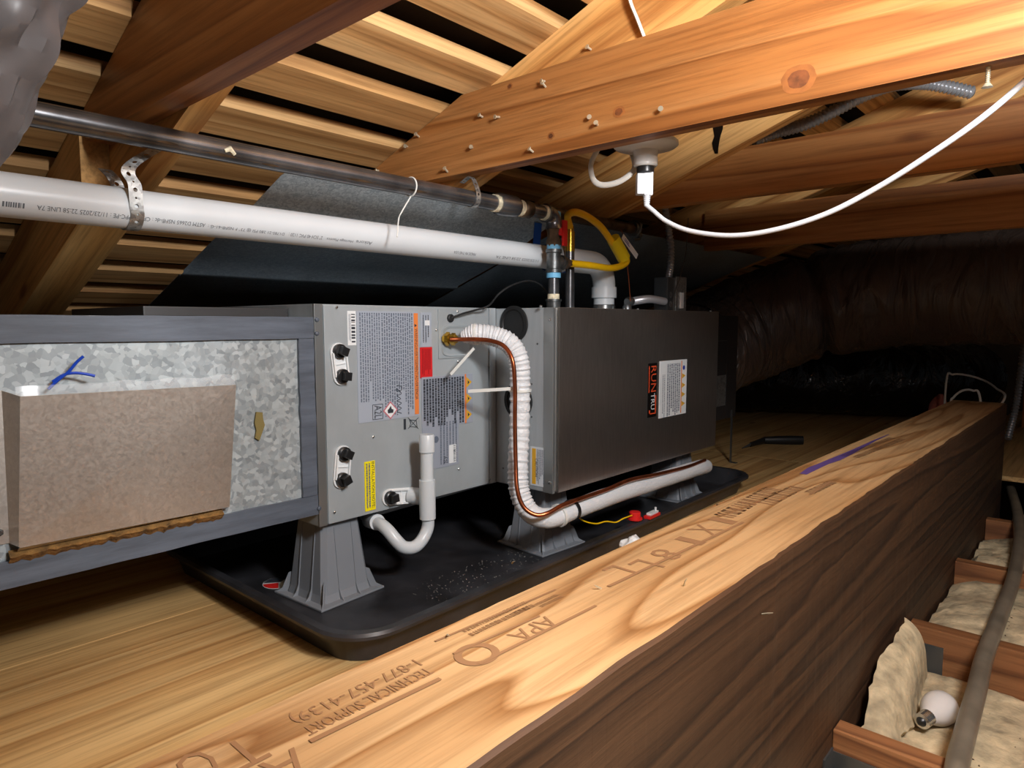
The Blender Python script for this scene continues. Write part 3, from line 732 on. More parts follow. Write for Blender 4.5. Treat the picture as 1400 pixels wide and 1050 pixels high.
# valve plate: raised frame with pressed recess
r8 = prect(598.5, 422.5, 648, 488)
m = MB(); m.box(r8[0], r8[1], PY - .0022, PY, r8[2], r8[3], .0008); vp = m.build('valve_plate', M['cabinet'], coil)
r9 = prect(602, 445, 645, 486); c = V(((r9[0] + r9[1]) / 2, 0, (r9[2] + r9[3]) / 2)); hx, hz = (r9[1] - r9[0]) / 2, (r9[3] - r9[2]) / 2
m = MB(); loops = []
for q, (sc_, yy) in enumerate(((1.0, PY - .0024), (.97, PY - .0052), (.90, PY - .0048), (.80, PY - .0026))):
    lp = []
    for k in range(32):
        t = 2 * math.pi * k / 32; ct, sn = math.cos(t), math.sin(t); e = 2 / 5
        lp.append(V((c.x + hx * sc_ * math.copysign(abs(ct) ** e, ct), yy, c.z + hz * sc_ * math.copysign(abs(sn) ** e, sn))))
    loops.append(lp)
allv = [v for lp in loops for v in lp]
m.add(allv, [(i * 32 + k, i * 32 + (k + 1) % 32, (i + 1) * 32 + (k + 1) % 32, (i + 1) * 32 + k) for i in range(3) for k in range(32)], 0, True)
m.add(loops[-1], [range(32)]); m.build('pressed_recess', M['cabinet'], vp)
q = at(615, 435, 1, PY - .002); m = MB(); m.lathe(q, (0, -1, 0), [(0, .0095), (.005, .0095), (.007, .007), (.007, .002)], 20); m.build('grommet', M['rubber'], vp)
for px, py in ((596, 451), (625, 426), (626, 494), (460, 420), (660, 422), (510, 597), (627, 641), (457, 700), (669, 655), (668, 500)):
    q = at(px, py, 1, CY0 - .001); m = MB(); m.lathe(q, (0, -1, 0), [(0, .0028), (.0025, .0028), (.0035, .0015)], 10); m.build('screw', M['chrome'], coil)

# ================================================================== RETURN PLENUM
ret = thing('return_plenum', 'galvanized return air plenum framed with grey brushed mastic', 'plenum', (.16, 1.43, -.379))
m = MB(); m.box(-.45, CX0 - .002, CY0 + .006, 1.68, -.379, .012, .002); m.build('duct_body', M['galv'], ret)
def strip(x0, x1, z0, z1, name='mastic_strip'):
    m = MB(); n = 40; hor = (x1 - x0) > (z1 - z0); vs = []
    for i in range(n + 1):
        t = i / n; j1 = .0016 * noise.noise(V((t * 14, z0 * 9, x0))); j2 = .0016 * noise.noise(V((t * 14, z1 * 9 + 4, x1)))
        if hor: a = V((x0 + (x1 - x0) * t, 0, z0 + j1)); b = V((x0 + (x1 - x0) * t, 0, z1 + j2))
        else: a = V((x0 + j1, 0, z0 + (z1 - z0) * t)); b = V((x1 + j2, 0, z0 + (z1 - z0) * t))
        for q in (a, b):
            vs += [V((q.x, CY0 - .001, q.z)), V((q.x, CY0 + .0075, q.z))]
    for i in range(n):
        o = i * 4
        for f in ((0, 2, 6, 4), (1, 5, 7, 3), (0, 4, 5, 1), (2, 3, 7, 6)): m.add([vs[o + k] for k in f], [(0, 1, 2, 3)])
    m.add([vs[0], vs[1], vs[3], vs[2]], [(0, 1, 2, 3)]); m.add([vs[-4], vs[-2], vs[-1], vs[-3]], [(0, 1, 2, 3)])
    return m.build(name, M['mastic'], ret)
strip(-.45, .7255, -.029, .0125); strip(-.45, .7255, -.381, -.341); strip(.692, .7250, -.3405, -.0295)
m = MB(); m.box(.45, .7255, 1.26, 1.66, .0125, .030, .002); m.build('top_flange', M['mastic_dark'], ret)
for px, py in ((433, 437), (433, 456), (436, 695)):
    q = at(px, py, 1, CY0 - .001); m = MB(); m.lathe(q, (0, -1, 0), [(0, .005), (.003, .004), (.004, .002)], 10); m.build('screw', M['mastic'], coil)
q = at(354, 583, 1, CY0 + .005)
m = MB(); vs = [q + V((dx, -.001, dz)) for dx, dz in ((-.006, .028), (.006, .026), (.007, .012), (.010, .002), (.004, -.012), (-.002, -.026), (-.010, -.02), (-.007, -.006), (-.010, .008))]
m.prism(vs, (0, -.003, 0)); m.build('foam_patch', M['foam'], ret)
# access cover: a folded sheet-metal hood with a screw flange
cvY = CY0 - .042
a0, a1, a2, a3 = at(29, 542, 1, cvY), at(323, 526, 1, cvY + .004), at(314, 692, 1, cvY + .030), at(27, 748, 1, cvY + .020)
th = .0012
m = MB(); m.prism([a0, a1, a2, a3], (0, th, 0)); cov = m.build('access_cover', M['cover'], ret, 'folded sheet metal cover over the plenum opening')
fb0 = V((a0.x - .012, CY0 + .0045, a0.z + .006)); fb3 = V((a3.x - .006, CY0 + .0045, a3.z + .002))
m = MB(); m.prism([a0, a3, fb3, fb0], (-th, 0, 0)); m.build('side_fold', M['cover'], cov)
m = MB(); m.prism([fb0, fb3, fb3 + V((-.040, 0, 0)), fb0 + V((-.040, 0, .004))], (0, -th, 0)); fl = m.build('screw_flange', M['cover'], cov)
for q in (fb0 + V((-.014, -.001, -.008)), fb3 + V((-.012, -.001, .018))):
    m = MB(); m.lathe(q, (0, -1, 0), [(0, .006), (.001, .006), (.001, .004), (.005, .004)], 6); m.build('hex_screw', M['chrome'], cov)
m = MB(); m.prism([a3, a2, a2 + V((0, .02, -.008)), a3 + V((0, .022, -.012))], (0, 0, -th)); m.build('bottom_lip', M['cover'], cov)
# insulation edge hanging out under the cover
m = MB(); n = 60; vs = []
for i in range(n + 1):
    t = i / n; p = a3.lerp(a2, t) + V((-.01 + .0 * t, 0, -.012 + .004 * t))
    j = noise.noise(V((t * 30, 2, 0)))
    vs += [V((p.x, CY0 - .001 + .002 * j, p.z + .004)), V((p.x, CY0 - .012 + .003 * j, p.z - .004 + .003 * j)), V((p.x, CY0 + .0045, p.z - .020 + .006 * j))]
m.add(vs, [(3 * i + k, 3 * i + k + 1, 3 * i + 4 + k, 3 * i + 3 + k) for i in range(n) for k in range(2)], 0, True)
m.build('insulation_edge', M['wool_brown'], cov)
# clear film sticking up behind the cover
m = MB(); n = 24; vs = []
for i in range(n + 1):
    t = i / n; p = at(20 + 300 * t, 533 - 17 * t, 1, CY0 - .022); j = noise.noise(V((t * 9, 7, 0)))
    vs += [V((p.x, CY0 - .030, p.z - .03)), V((p.x, CY0 - .022 + .006 * j, p.z + .004 + .004 * j))]
m.add(vs, [(2 * i, 2 * i + 2, 2 * i + 3, 2 * i + 1) for i in range(n)], 0, True)
m.build('plastic_film', M['film'], None, 'strip of clear plastic film showing above the duct cover edge', 'film', recalc=False)
m = MB(); Yb = CY0 - .010
for pts in ([(66, 532), (80, 519), (94, 508), (104, 496), (114, 487)], [(72, 522), (86, 513), (100, 510), (115, 511), (130, 514)]):
    m.tube(smooth_path([at(px, py, 1, Yb - .004 * i) for i, (px, py) in enumerate(pts)], 4), .0022, 8)
m.build('blue_wire', M['blue_wire'], None, 'short crossed blue wire ends sticking out above the duct cover', 'wire')

# ================================================================== SUPPLY PLENUM
sp = thing('supply_plenum', 'dark taped supply plenum past the furnace end on a thin metal leg', 'plenum', (2.43, 1.4, DECK))
zb = at(1003, 569, 1, 1.18).z
m = MB(); m.box(2.127, 2.735, 1.18, 1.66, zb, .028, .003); m.build('duct_body', M['galv_plain'], sp)
m = MB(); m.box(2.127, 2.737, 1.178, 1.1805, -.07, .030); m.box(2.64, 2.738, 1.1775, 1.1805, zb, .030); m.box(2.127, 2.737, 1.178, 1.1805, zb - .001, zb + .055); m.box(2.127, 2.70, 1.1785, 1.1805, -.21, -.071)
m.build('mastic_band', M['mastic_dark'], sp)
lx, ly = at(997, 632, 2, DECK).x, at(997, 632, 2, DECK).y
m = MB(); m.box(lx - .008, lx + .008, 1.1755, 1.178, DECK + .002, zb + .03); m.box(lx - .008, lx + .012, 1.150, 1.178, DECK, DECK + .002); m.build('leg', M['steel'], sp)

# ================================================================== DRAIN PAN
pcx, pcy = 1.455, 1.298
rotp = math.radians(.6)
def pan_loop(hx, hy, r, z, n=8):
    pts = []
    for sx_, sy_, a0_ in ((1, 1, 0), (-1, 1, 90), (-1, -1, 180), (1, -1, 270)):
        for k in range(n + 1):
            a = math.radians(a0_ + 90 * k / n); x = sx_ * (hx - r) + r * math.cos(a); y = sy_ * (hy - r) + r * math.sin(a)
            pts.append(V((pcx + x * math.cos(rotp) - y * math.sin(rotp), pcy + x * math.sin(rotp) + y * math.cos(rotp), z)))
    return pts
HX, HY = .855, .400
loops = [pan_loop(HX - .035, HY - .035, .07, DECK + .001), pan_loop(HX - .018, HY - .018, .085, -.534), pan_loop(HX - .017, HY - .017, .085, -.530), pan_loop(HX - .001, HY - .001, .098, -.532), pan_loop(HX, HY, .10, -.526),
         pan_loop(HX - .004, HY - .004, .097, -.521), pan_loop(HX - .020, HY - .020, .084, -.522), pan_loop(HX - .025, HY - .025, .080, -.534), pan_loop(HX - .042, HY - .042, .064, -.574), pan_loop(HX - .05, HY - .05, .058, -.578)]
nl = len(loops[0]); m = MB()
m.add([v for lp in loops for v in lp], [(i * nl + k, i * nl + (k + 1) % nl, (i + 1) * nl + (k + 1) % nl, (i + 1) * nl + k) for i in range(len(loops) - 1) for k in range(nl)], 0, True)
m.add(loops[-1], [range(nl)]); m.add(loops[0], [range(nl)])
pan = m.build('drain_pan', M['pan'], None, 'wide black plastic drain pan under the furnace and coil', 'drain pan')
PF = -.578
q = at(381, 797, 2, PF + .0006)
m = MB(); m.lathe(q, (0, 0, 1), [(0, .034), (.0006, .034)], 28); stk = m.build('round_sticker', M['paper_white'], pan)
m = MB(); vs = [q + V((0, 0, .0009))] + [q + V((math.cos(math.radians(a)) * .033, math.sin(math.radians(a)) * .033, .0009)) for a in range(150, 241, 10)]; m.add(vs, [range(len(vs))]); m.build('red_wedge', M['red'], stk)
m = MB(); vs = [q + V((.004, 0, .0009))] + [q + V((math.cos(math.radians(a)) * .033, math.sin(math.radians(a)) * .033, .0009)) for a in range(20, 141, 10)]; m.add(vs, [range(len(vs))]); m.build('navy_wedge', M['ink'], stk)
# dust specks on the pan floor
m = MB(); rnd = random.Random(5)
for i in range(260):
    p = V((rnd.uniform(.90, 1.25), rnd.uniform(.96, 1.12), PF + .0004)); s_ = rnd.uniform(.0005, .0016); a = rnd.uniform(0, 3)
    e1 = V((math.cos(a), math.sin(a), 0)) * s_ * rnd.uniform(1, 2.5); e2 = V((-math.sin(a), math.cos(a), 0)) * s_
    m.add([p - e1, p + e2, p + e1 + V((0, 0, s_)), p - e2], [(0, 1, 2, 3)])
m.build('dust', flat('dust', (120, 118, 112), .9), pan, kind='stuff')

# ================================================================== STANDS
def make_stand():
    root = thing('support_stand', '', 'stand', (0, 0, 0)); H = .169; B, T = .0825, .047
    m = MB(); m.box(-B, B, -B, B, 0, .005, .002); m.build('base_flange', M['stand'], root)
    m = MB(); prof = []
    for (z, hw) in ((.004, .066), (.02, .062), (H, T)):
        lp = []
        for sx_, sy_ in ((1, 1), (-1, 1), (-1, -1), (1, -1)):
            c_ = .010
            if sx_ * sy_ > 0: lp += [V((sx_ * hw, sy_ * (hw - c_), z)), V((sx_ * (hw - c_), sy_ * hw, z))]
            else: lp += [V((sx_ * (hw - c_), sy_ * hw, z)), V((sx_ * hw, sy_ * (hw - c_), z))]
        prof.append(lp)
    m.add([v for lp in prof for v in lp], [(i * 8 + k, i * 8 + (k + 1) % 8, (i + 1) * 8 + (k + 1) % 8, (i + 1) * 8 + k) for i in range(2) for k in range(8)])
    m.add(prof[-1], [range(8)]); m.add(prof[0], [range(8)])
    m.build('tower', M['stand'], root)
    for ax in range(4):
        R = Matrix.Rotation(ax * math.pi / 2, 3, 'Z')
        for u in (-.022, .022):
            m = MB(); poly = [V((u - .0012, -.0595, .003)), V((u - .0012, -.080, .004)), V((u - .0012, -.070, .012)), V((u - .0012, -.062, .030)), V((u - .0012, -.045, .032))]
            m.prism([R @ p for p in poly], R @ V((.0024, 0, 0))); m.build('gusset', M['stand'], root)
            m = MB(); poly = [V((u - .0010, -.0655, .006)), V((u - .0010, -.0485, H - .001)), V((u - .0010, -.044, H - .001)), V((u - .0010, -.060, .006))]
            m.prism([R @ p for p in poly], R @ V((.0020, 0, 0))); m.build('rib', M['stand'], root)
        m = MB()
        cpoly = [V((-.062, -.062, .003)), V((-.0805, -.0805, .004)), V((-.070, -.070, .012)), V((-.060, -.060, .045)), V((-.05, -.05, .05))]
        m.prism([R @ p for p in cpoly], R @ V((.0017, -.0017, 0))); m.build('gusset', M['stand'], root)
    return root
def copy_tree(o, parent=None):
    c_ = o.copy(); col.objects.link(c_); c_.parent = parent
    for ch in [x for x in bpy.data.objects if x.parent == o]: copy_tree(ch, c_)
    return c_
stand0 = make_stand()
spots = [((.792, 1.238), 4, 'grey plastic support stand under the coil cabinet corner by the round sticker'),
         ((1.345, 1.098), -4, 'grey plastic support stand under the bend of the white insulated line'),
         ((2.02, 1.085), 2, 'grey plastic support stand near the drain pan end, below the line end')]
for i, ((x, y), a, lb) in enumerate(spots):
    o = stand0 if i == 0 else copy_tree(stand0)
    o.location = (x, y, PF + .0005); o.rotation_euler.z = math.radians(a); o['label'] = lb; o['group'] = 'support stands in the drain pan'

# ================================================================== LINE SET
ls = thing('refrigerant_line', 'white insulated refrigerant line with copper tube and brass valve', 'pipe', (1.5, 1.0, -.48))
LYv = 1.028
ctrl = [at(632, 461, 1, 1.135), at(652, 457, 1, 1.105), at(676, 460, 1, 1.075), at(697, 470, 1, 1.045), at(709, 492, 1, LYv), at(711, 530, 1, LYv), at(710, 590, 1, LYv), at(708, 640, 1, LYv - .01), at(711, 675, 1, LYv - .02), at(726, 702, 1, .985), at(752, 708, 1, .955), at(785, 696, 1, .945), at(840, 676, 1, .943), at(900, 657, 1, .945), at(950, 641, 1, .948), at(967, 637, 1, .965)]
path = smooth_path(ctrl, 14)
n = len(path); NV = int(n * .58)
def rsl(i, k, p):
    if i < NV: return 1.0 + .075 * math.sin(i * 2.4) + .05 * noise.noise(V((i * .5, k * .9, 3)))
    return 1.0 + .05 * noise.noise(V((i * .25, k * .5, 9)))
rad = [.0235 * (.55 + .45 * min(1, i / 10)) for i in range(n)]
rad[-1] = .010; rad[-2] = .018; rad[-3] = .022
m = MB(); m.tube(path, rad, 20, rf=rsl); m.build('insulation_sleeve', M['sleeve'], ls)
cp = [at(px, py, 1, Y) for px, py, Y in ((615, 464, 1.138), (632, 464, 1.118), (652, 464, 1.085), (672, 466, 1.056), (690, 474, 1.026), (701, 494, 1.003), (704, 530, .999), (704, 580, .999), (705, 630, .992), (707, 668, .980), (716, 693, .965), (733, 704, .942), (750, 701, .925), (768, 691, .918), (790, 683, .920), (830, 669, .921), (862, 656, .922), (900, 648, .924), (940, 638, .928), (964, 629, .940))]
m = MB(); m.tube(smooth_path(cp, 8), .0050, 10); m.build('copper_tube', M['copper'], ls)
q = at(606, 463, 1, PY - .004); e = at(626, 464, 1, 1.132); ax = (e - q).normalized()
m = MB(); L_ = (e - q).length
m.lathe(q, ax, [(0, .010), (L_ * .18, .014), (L_ * .2, .016), (L_ * .42, .016), (L_ * .44, .011), (L_ * .55, .011), (L_ * .57, .0145), (L_ * .82, .0145), (L_ * .84, .010), (L_, .007)], 6); m.build('brass_valve', M['brass'], ls)
def band(i, r, w, mat, name, parent):
    t = (path[min(i + 1, n - 1)] - path[i - 1]).normalized()
    m = MB(); m.tube([path[i] - t * w, path[i] + t * w], r, 20, rf=None); return m.build(name, M[mat], parent)
i1 = min(range(n), key=lambda i: (path[i] - at(711, 532, 1, LYv)).length)
zt1 = band(i1, .0270, .0025, 'tie', 'cable_tie', ls)
m = MB(); a_, b_ = at(640, 535, 1, 1.10), at(706, 531, 1, LYv - .025); m.bevbox((a_ + b_) / 2, (b_ - a_).normalized(), V((0, 0, 1)), (b_ - a_).normalized().cross(V((0, 0, 1))), (b_ - a_).length / 2, .0038, .0009, .0004); m.bevbox(b_, (b_ - a_).normalized(), V((0, 0, 1)), (b_ - a_).normalized().cross(V((0, 0, 1))), .005, .0055, .004, .001); m.build('tie_tail', M['tie'], zt1)
i2 = min(range(n), key=lambda i: (path[i] - at(650, 463, 1, 1.105)).length)
zt2 = band(i2, .0255, .0025, 'tie', 'cable_tie', ls)
m = MB(); a_, b_ = at(648, 476, 1, 1.10), at(616, 512, 1, 1.12); d_ = (b_ - a_).normalized(); s_ = V((0, -1, 0)).cross(d_).normalized(); m.bevbox((a_ + b_) / 2, d_, s_, d_.cross(s_), (b_ - a_).length / 2, .0035, .0009, .0004); m.build('tie_tail', M['tie'], zt2)
i3 = min(range(n), key=lambda i: (path[i] - at(764, 703, 1, .95)).length)
band(i3, .0275, .0035, 'tie', 'cable_tie', ls)
i4 = min(range(n), key=lambda i: (path[i] - at(783, 697, 1, .945)).length)
band(i4, .0262, .0045, 'black_plastic', 'black_tape', ls)

# ================================================================== CONDENSATE TRAP
TY = 1.105
trap = thing('condensate_trap', 'white plastic condensate trap with a capped cleanout below the yellow sticker', 'pipe', (.95, TY, -.5))
tx = at(584, 650, 1, TY).x
zc1, zc0 = at(582, 594, 1, TY).z, at(582, 618, 1, TY).z
zt1_, zt0_ = at(584, 656, 1, TY).z, at(584, 709, 1, TY).z
R1 = .0137
m = MB(); m.lathe((tx, TY, zc0), (0, 0, 1), [(0, .0168), (zc1 - zc0 - .003, .0168), (zc1 - zc0, .0150)], 24); m.build('cap', M['pvc'], trap)
m = MB(); m.cyl((tx, TY, zt1_ - .01), (tx, TY, zc0 + .005), R1, 24); m.build('riser', M['pvc'], trap)
m = MB(); m.cyl((tx, TY, zt0_), (tx, TY, zt1_), .0178, 24)
zb_ = at(574, 680, 1, TY).z
pin = at(560, 677, 1, PY); 
m.cyl((tx, TY, pin.z - .004), (pin.x + .012, CY0 - .040, pin.z), .0160, 20); m.build('tee', M['pvc'], trap)
m = MB(); m.cyl((pin.x + .013, CY0 - .040, pin.z), (pin.x, CY0 - .004, pin.z), .0190, 20); m.build('port_adapter', M['pvc'], trap)
ub = [V((tx, TY, zt0_ + .01)), V((tx, TY, at(581, 722, 1, TY).z)), at(577, 738, 1, TY), at(566, 748, 1, TY), at(552, 748, 1, TY + .006), at(541, 738, 1, TY + .016), at(531, 726, 1, TY + .032), at(522, 718, 1, TY + .055), at(512, 713, 1, TY + .085)]
m = MB(); m.tube(smooth_path(ub, 8), R1, 20); m.build('trap_bend', M['pvc'], trap)
e0 = at(516, 714, 1, TY + .07); e1 = at(505, 711, 1, TY + .12)
m = MB(); m.cyl(e0, e1, .0175, 20); m.build('coupling', M['pvc'], trap)
e2 = V((e1.x, TY + .13, FZ0 - .024))
m = MB(); m.tube([e1 + V((0, -.005, 0)), e2 + V((.0, .005, .0)), e2 + V((.02, .02, .0)), V((1.35, TY + .16, e2.z + .004))], R1, 16); pr = m.build('drain_run', M['pvc'], trap)
m = MB(); fine_print(m, V((.90, TY + .165, e2.z + .01)), (1, 0, 0), (0, 0, 1), .3, .006, 1, .8, 0, 4); m.build('fine_print', M['ink_pipe'], pr)

# ================================================================== PVC VENT
VY, VZ, VR = 1.125, .1725, .0301
vent = thing('pvc_vent_pipe', 'long white plastic vent pipe with upside-down printing and an elbow into the furnace', 'pipe', (.9, VY, FZ1))
ex_ = at(752, 355, 1, VY).x
m = MB(); m.tube(lerp_path((-.5, VY, VZ), (ex_ + .01, VY, VZ), 6), VR, 40); pp = m.build('pipe', M['pvc'], vent)
vx = at(826, 380, 1, VY).x
m = MB(); m.tube([(ex_, VY, VZ), (ex_ + .05, VY, VZ)], .0360, 36); m.build('elbow_hub', M['pvc'], vent)
m = MB(); m.tube([(ex_ + .045, VY, VZ)] + arc_corner((ex_ + .05, VY, VZ), (vx, VY, VZ), (vx, VY, .09), min(vx - ex_ - .055, .072), 12) + [(vx, VY, .095)], .0325, 36); m.build('elbow', M['pvc'], vent)
m = MB(); m.tube([(vx, VY, .105), (vx, VY, .074)], .0365, 36); m.build('elbow_hub', M['pvc'], vent)
m = MB(); m.cyl((vx, VY, .076), (vx, VY, FZ1 + .01), .0301, 32); m.build('stub', M['pvc'], vent)
m = MB(); m.lathe((vx, VY, FZ1), (0, 0, 1), [(0, .036), (.004, .036), (.004, .033), (.016, .033), (.018, .031)], 32); m.build('steel_collar', M['chrome'], vent)
def torus_band(x, r, w, mat, parent, name):
    m = MB(); m.tube([(x - w, VY, VZ), (x - w * .5, VY, VZ), (x + w * .5, VY, VZ), (x + w, VY, VZ)], [r * .98, r, r, r * .98], 36, caps=False); m.build(name, M[mat], parent)
torus_band(ex_ - .006, .0345, .010, 'blue_primer', vent, 'blue_cement_ring')
torus_band(ex_ + .053, .0368, .006, 'blue_primer', vent, 'blue_cement_ring')
def pipe_text(txt, x_start, x_end, ang, h, mat='ink_pipe'):
    """printing wrapped on the pipe, reading from +x to -x (upside down)"""
    vs, fs, _ = text_mesh(txt); m = MB(); out = []
    for u, v in vs:
        a = ang + (1 - v) * h / VR - h / VR / 2   # angle measured from -y towards +z... v up points to -z
        x = x_start + (x_end - x_start) * u
        out.append(V((x, VY - math.cos(a) * (VR + .0004), VZ + math.sin(a) * (VR + .0004))))
    m.add(out, fs); m.build('printing', M[mat], pp)
def px_x(px, py=300): return at(px, py, 1, VY - VR).x
pa = math.radians(-32)
H_ = .0068
pipe_text('Atkore', px_x(510), px_x(488), pa, H_)
pipe_text('Heritage Plastics', px_x(484), px_x(448), pa, H_ * .95)
pipe_text('2" SCH 40 PVC 1120 :', px_x(442), px_x(396), pa, H_)
pipe_text('D1785-21 280 PSI @ 73° F NSF®-61-G :', px_x(390), px_x(286), pa, H_)
pipe_text('ASTM D2665 NSF®-dc : CP', px_x(282), px_x(198), pa, H_)
pipe_text('PPC-PE : 11/23/2025 22:58 LINE 7A', px_x(181), px_x(53), pa, H_)
pipe_text('MADE IN THE USA', px_x(652), px_x(622), pa, H_)
pipe_text('11/23/2025 22:58 LINE 7A', px_x(738), px_x(680), pa, H_)
m = MB(); rnd = random.Random(2); x = px_x(36); xe = px_x(6)
while x > xe:
    t = rnd.uniform(.0008, .0022)
    for s0 in (0, 1):
        a = pa - .12 + .24 * s0
    q = [V((xx, VY - math.cos(a_) * (VR + .0004), VZ + math.sin(a_) * (VR + .0004))) for xx, a_ in ((x, pa - .12), (x - t, pa - .12), (x - t, pa + .12), (x, pa + .12))]
    m.quad(*q); x -= t + rnd.uniform(.0006, .0016)
m.build('printed_barcode', M['ink_pipe'], pp)

# ================================================================== GAS PIPE
GY, GZ, GR = 1.053, .268, .0168
gas = thing('gas_pipe', 'black iron gas pipe turning down through fittings to the furnace corner', 'pipe', (.7, GY, FZ1))
gx = at(757, 350, 1, GY).x
xs_ = [at(px, 280, 1, GY).x for px in (650, 684, 702, 716, 727, 740)]
m = MB(); m.tube(lerp_path((-.5, GY, GZ), (xs_[1], GY, GZ), 20), GR, 28); gp = m.build('pipe', M['iron'], gas)
for sx0, ang0, ln in ((.33, -.6, .035), (.40, -.5, .03), (.47, -.65, .05), (.56, -.75, .03), (.72, -.6, .06), (.86, -.55, .05)):
    m = MB(); vs = []
    for i in range(7):
        t = i / 6; w = .12 * math.sin(math.pi * t) + .01
        for sg in (-1, 1):
            a = ang0 + sg * w; vs.append(V((sx0 + ln * t, GY - math.cos(a) * (GR + .0003), GZ + math.sin(a) * (GR + .0003))))
    m.add(vs, [(2 * i, 2 * i + 1, 2 * i + 3, 2 * i + 2) for i in range(6)]); m.build('rust_streak', M['iron_rust'], gp)
m = MB(); q = V((.498, GY - GR * .95, GZ - .004)); m.tube([q, q + V((.008, -.001, .004)), q + V((.016, 0, -.003))], [.003, .005, .003], 7, rf=lambda i, k, p: 1 + .3 * noise.noise(p * 900)); m.build('plaster_blob', M['thread_tape'], gp)
m = MB(); m.tube([(xs_[1] - .012, GY, GZ), (xs_[1] - .004, GY, GZ), (xs_[2], GY, GZ), (xs_[2] + .008, GY, GZ)], [.0225, .025, .025, .0225], 24); m.build('coupling', M['iron'], gas)
m = MB(); m.tube([(xs_[1] - .022, GY, GZ), (xs_[1] - .011, GY, GZ)], .0195, 20, rf=lambda i, k, p: 1 + .1 * noise.noise(V((i, k * .8, 2)))); m.build('thread_compound', M['thread_tape'], gas)
m = MB(); m.tube([(xs_[2] + .007, GY, GZ), (xs_[2] + .028, GY, GZ)], .0190, 20, rf=lambda i, k, p: 1 + .1 * noise.noise(V((i, k * .8, 4)))); m.build('thread_compound', M['thread_tape'], gas)
m = MB(); m.tube([(xs_[2] + .026, GY, GZ), (xs_[3] + .02, GY, GZ)], .021, 8); m.build('union', M['iron_rust'], gas)
m = MB(); m.tube([(xs_[3] + .018, GY, GZ), (gx - .026, GY, GZ)], .0155, 20); m.build('nipple', M['iron'], gas)
m = MB(); m.tube([(gx - .045, GY, GZ), (gx - .034, GY, GZ)], .0185, 18, rf=lambda i, k, p: 1 + .1 * noise.noise(V((i, k * .8, 6)))); m.build('thread_compound', M['thread_tape'], gas)
m = MB(); m.tube([(gx - .036, GY, GZ), (gx - .030, GY, GZ)] + arc_corner((gx - .03, GY, GZ), (gx, GY, GZ), (gx, GY, GZ - .03), .026, 8) + [(gx, GY, GZ - .036)], [.0225, .0225] + [.0195] * 9 + [.0225], 22); m.build('elbow', M['iron'], gas)
zv = lambda py: at(757, py, 1, GY).z
m = MB(); m.cyl((gx, GY, zv(303)), (gx, GY, zv(290)), .0172, 20); m.build('blue_sealant', M['blue_dope'], gas)
m = MB(); m.lathe((gx, GY, zv(337)), (0, 0, 1), [(0, .0175), (.012, .0195), (.018, .0165), (.034, .0165), (.045, .019), (zv(303) - zv(337), .018)], 8)
m.cyl((gx, GY, zv(320)), (gx + .030, GY - .008, zv(320)), .0085, 12); valve = m.build('gas_valve', M['iron_rust'], gas)
hq = V((at(771, 318, 1, GY - .02).x, GY - .02, 0))
m = MB(); m.bevbox(V((hq.x, GY - .022, zv(319))), V((1, 0, 0)), V((0, 0, 1)), V((0, 1, 0)), .0085, .0315, .003, .0015)
m.bevbox(V((hq.x - .006, GY - .016, zv(317))), V((1, 0, 0)), V((0, 0, 1)), V((0, 1, 0)), .010, .010, .006, .003); m.build('red_handle', M['red'], valve)
m = MB(); m.cyl((gx, GY, zv(341)), (gx, GY, zv(335)), .0172, 20); m.build('blue_sealant', M['blue_dope'], gas)
m = MB(); m.lathe((gx, GY, zv(373)), (0, 0, 1), [(0, .0205), (.008, .0205), (.010, .0175), (zv(341) - zv(373) - .010, .0175), (zv(341) - zv(373) - .008, .0205), (zv(341) - zv(373), .0205)], 24)
zt_ = zv(358); m.lathe((gx, GY, zt_), (1, -.1, 0), [(0, .0155), (.024, .0155), (.025, .0185), (.033, .0185)], 20); m.build('tee', M['malleable'], gas)
m = MB(); m.lathe((gx + .032, GY - .003, zt_), (1, -.1, 0), [(0, .011), (.006, .011), (.007, .0145), (.017, .0145), (.018, .011), (.028, .0105)], 6); m.build('flare_nut', M['iron_rust'], gas)
m = MB(); m.cyl((gx, GY, zv(380)), (gx, GY, zv(372)), .0180, 20); m.build('blue_sealant', M['blue_dope'], gas)
m = MB(); m.cyl((gx, GY, zv(404)), (gx, GY, zv(378)), .0135, 20); m.build('drop_nipple', M['iron'], gas)
m = MB(); m.cyl((gx, GY, zv(410)), (gx, GY, zv(402)), .0150, 16); m.build('thread_compound', M['thread_tape'], gas)
m = MB(); m.lathe((gx, GY, FZ1), (0, 0, 1), [(0, .0165), (zv(409) - FZ1 - .006, .0180), (zv(409) - FZ1 - .005, .0205), (zv(409) - FZ1, .0205)], 20); m.build('drip_cap', M['malleable'], gas)
# second black pipe drop
G2Y = GY + .020; g2 = at(779, 380, 1, G2Y).x
m = MB(); m.cyl((g2, G2Y, FZ1), (g2, G2Y, zv(338)), .0118, 18); b2 = m.build('furnace_gas_pipe', M['iron'], None, 'short black vertical pipe standing on the furnace beside the gas fittings', 'pipe')
m = MB(); m.lathe((g2, G2Y, zv(339)), (0, 0, 1), [(0, .0125), (.05, .0125), (.052, .010), (zv(303) - zv(339), .010)], 12); m.build('brass_fitting', M['brass'], b2)
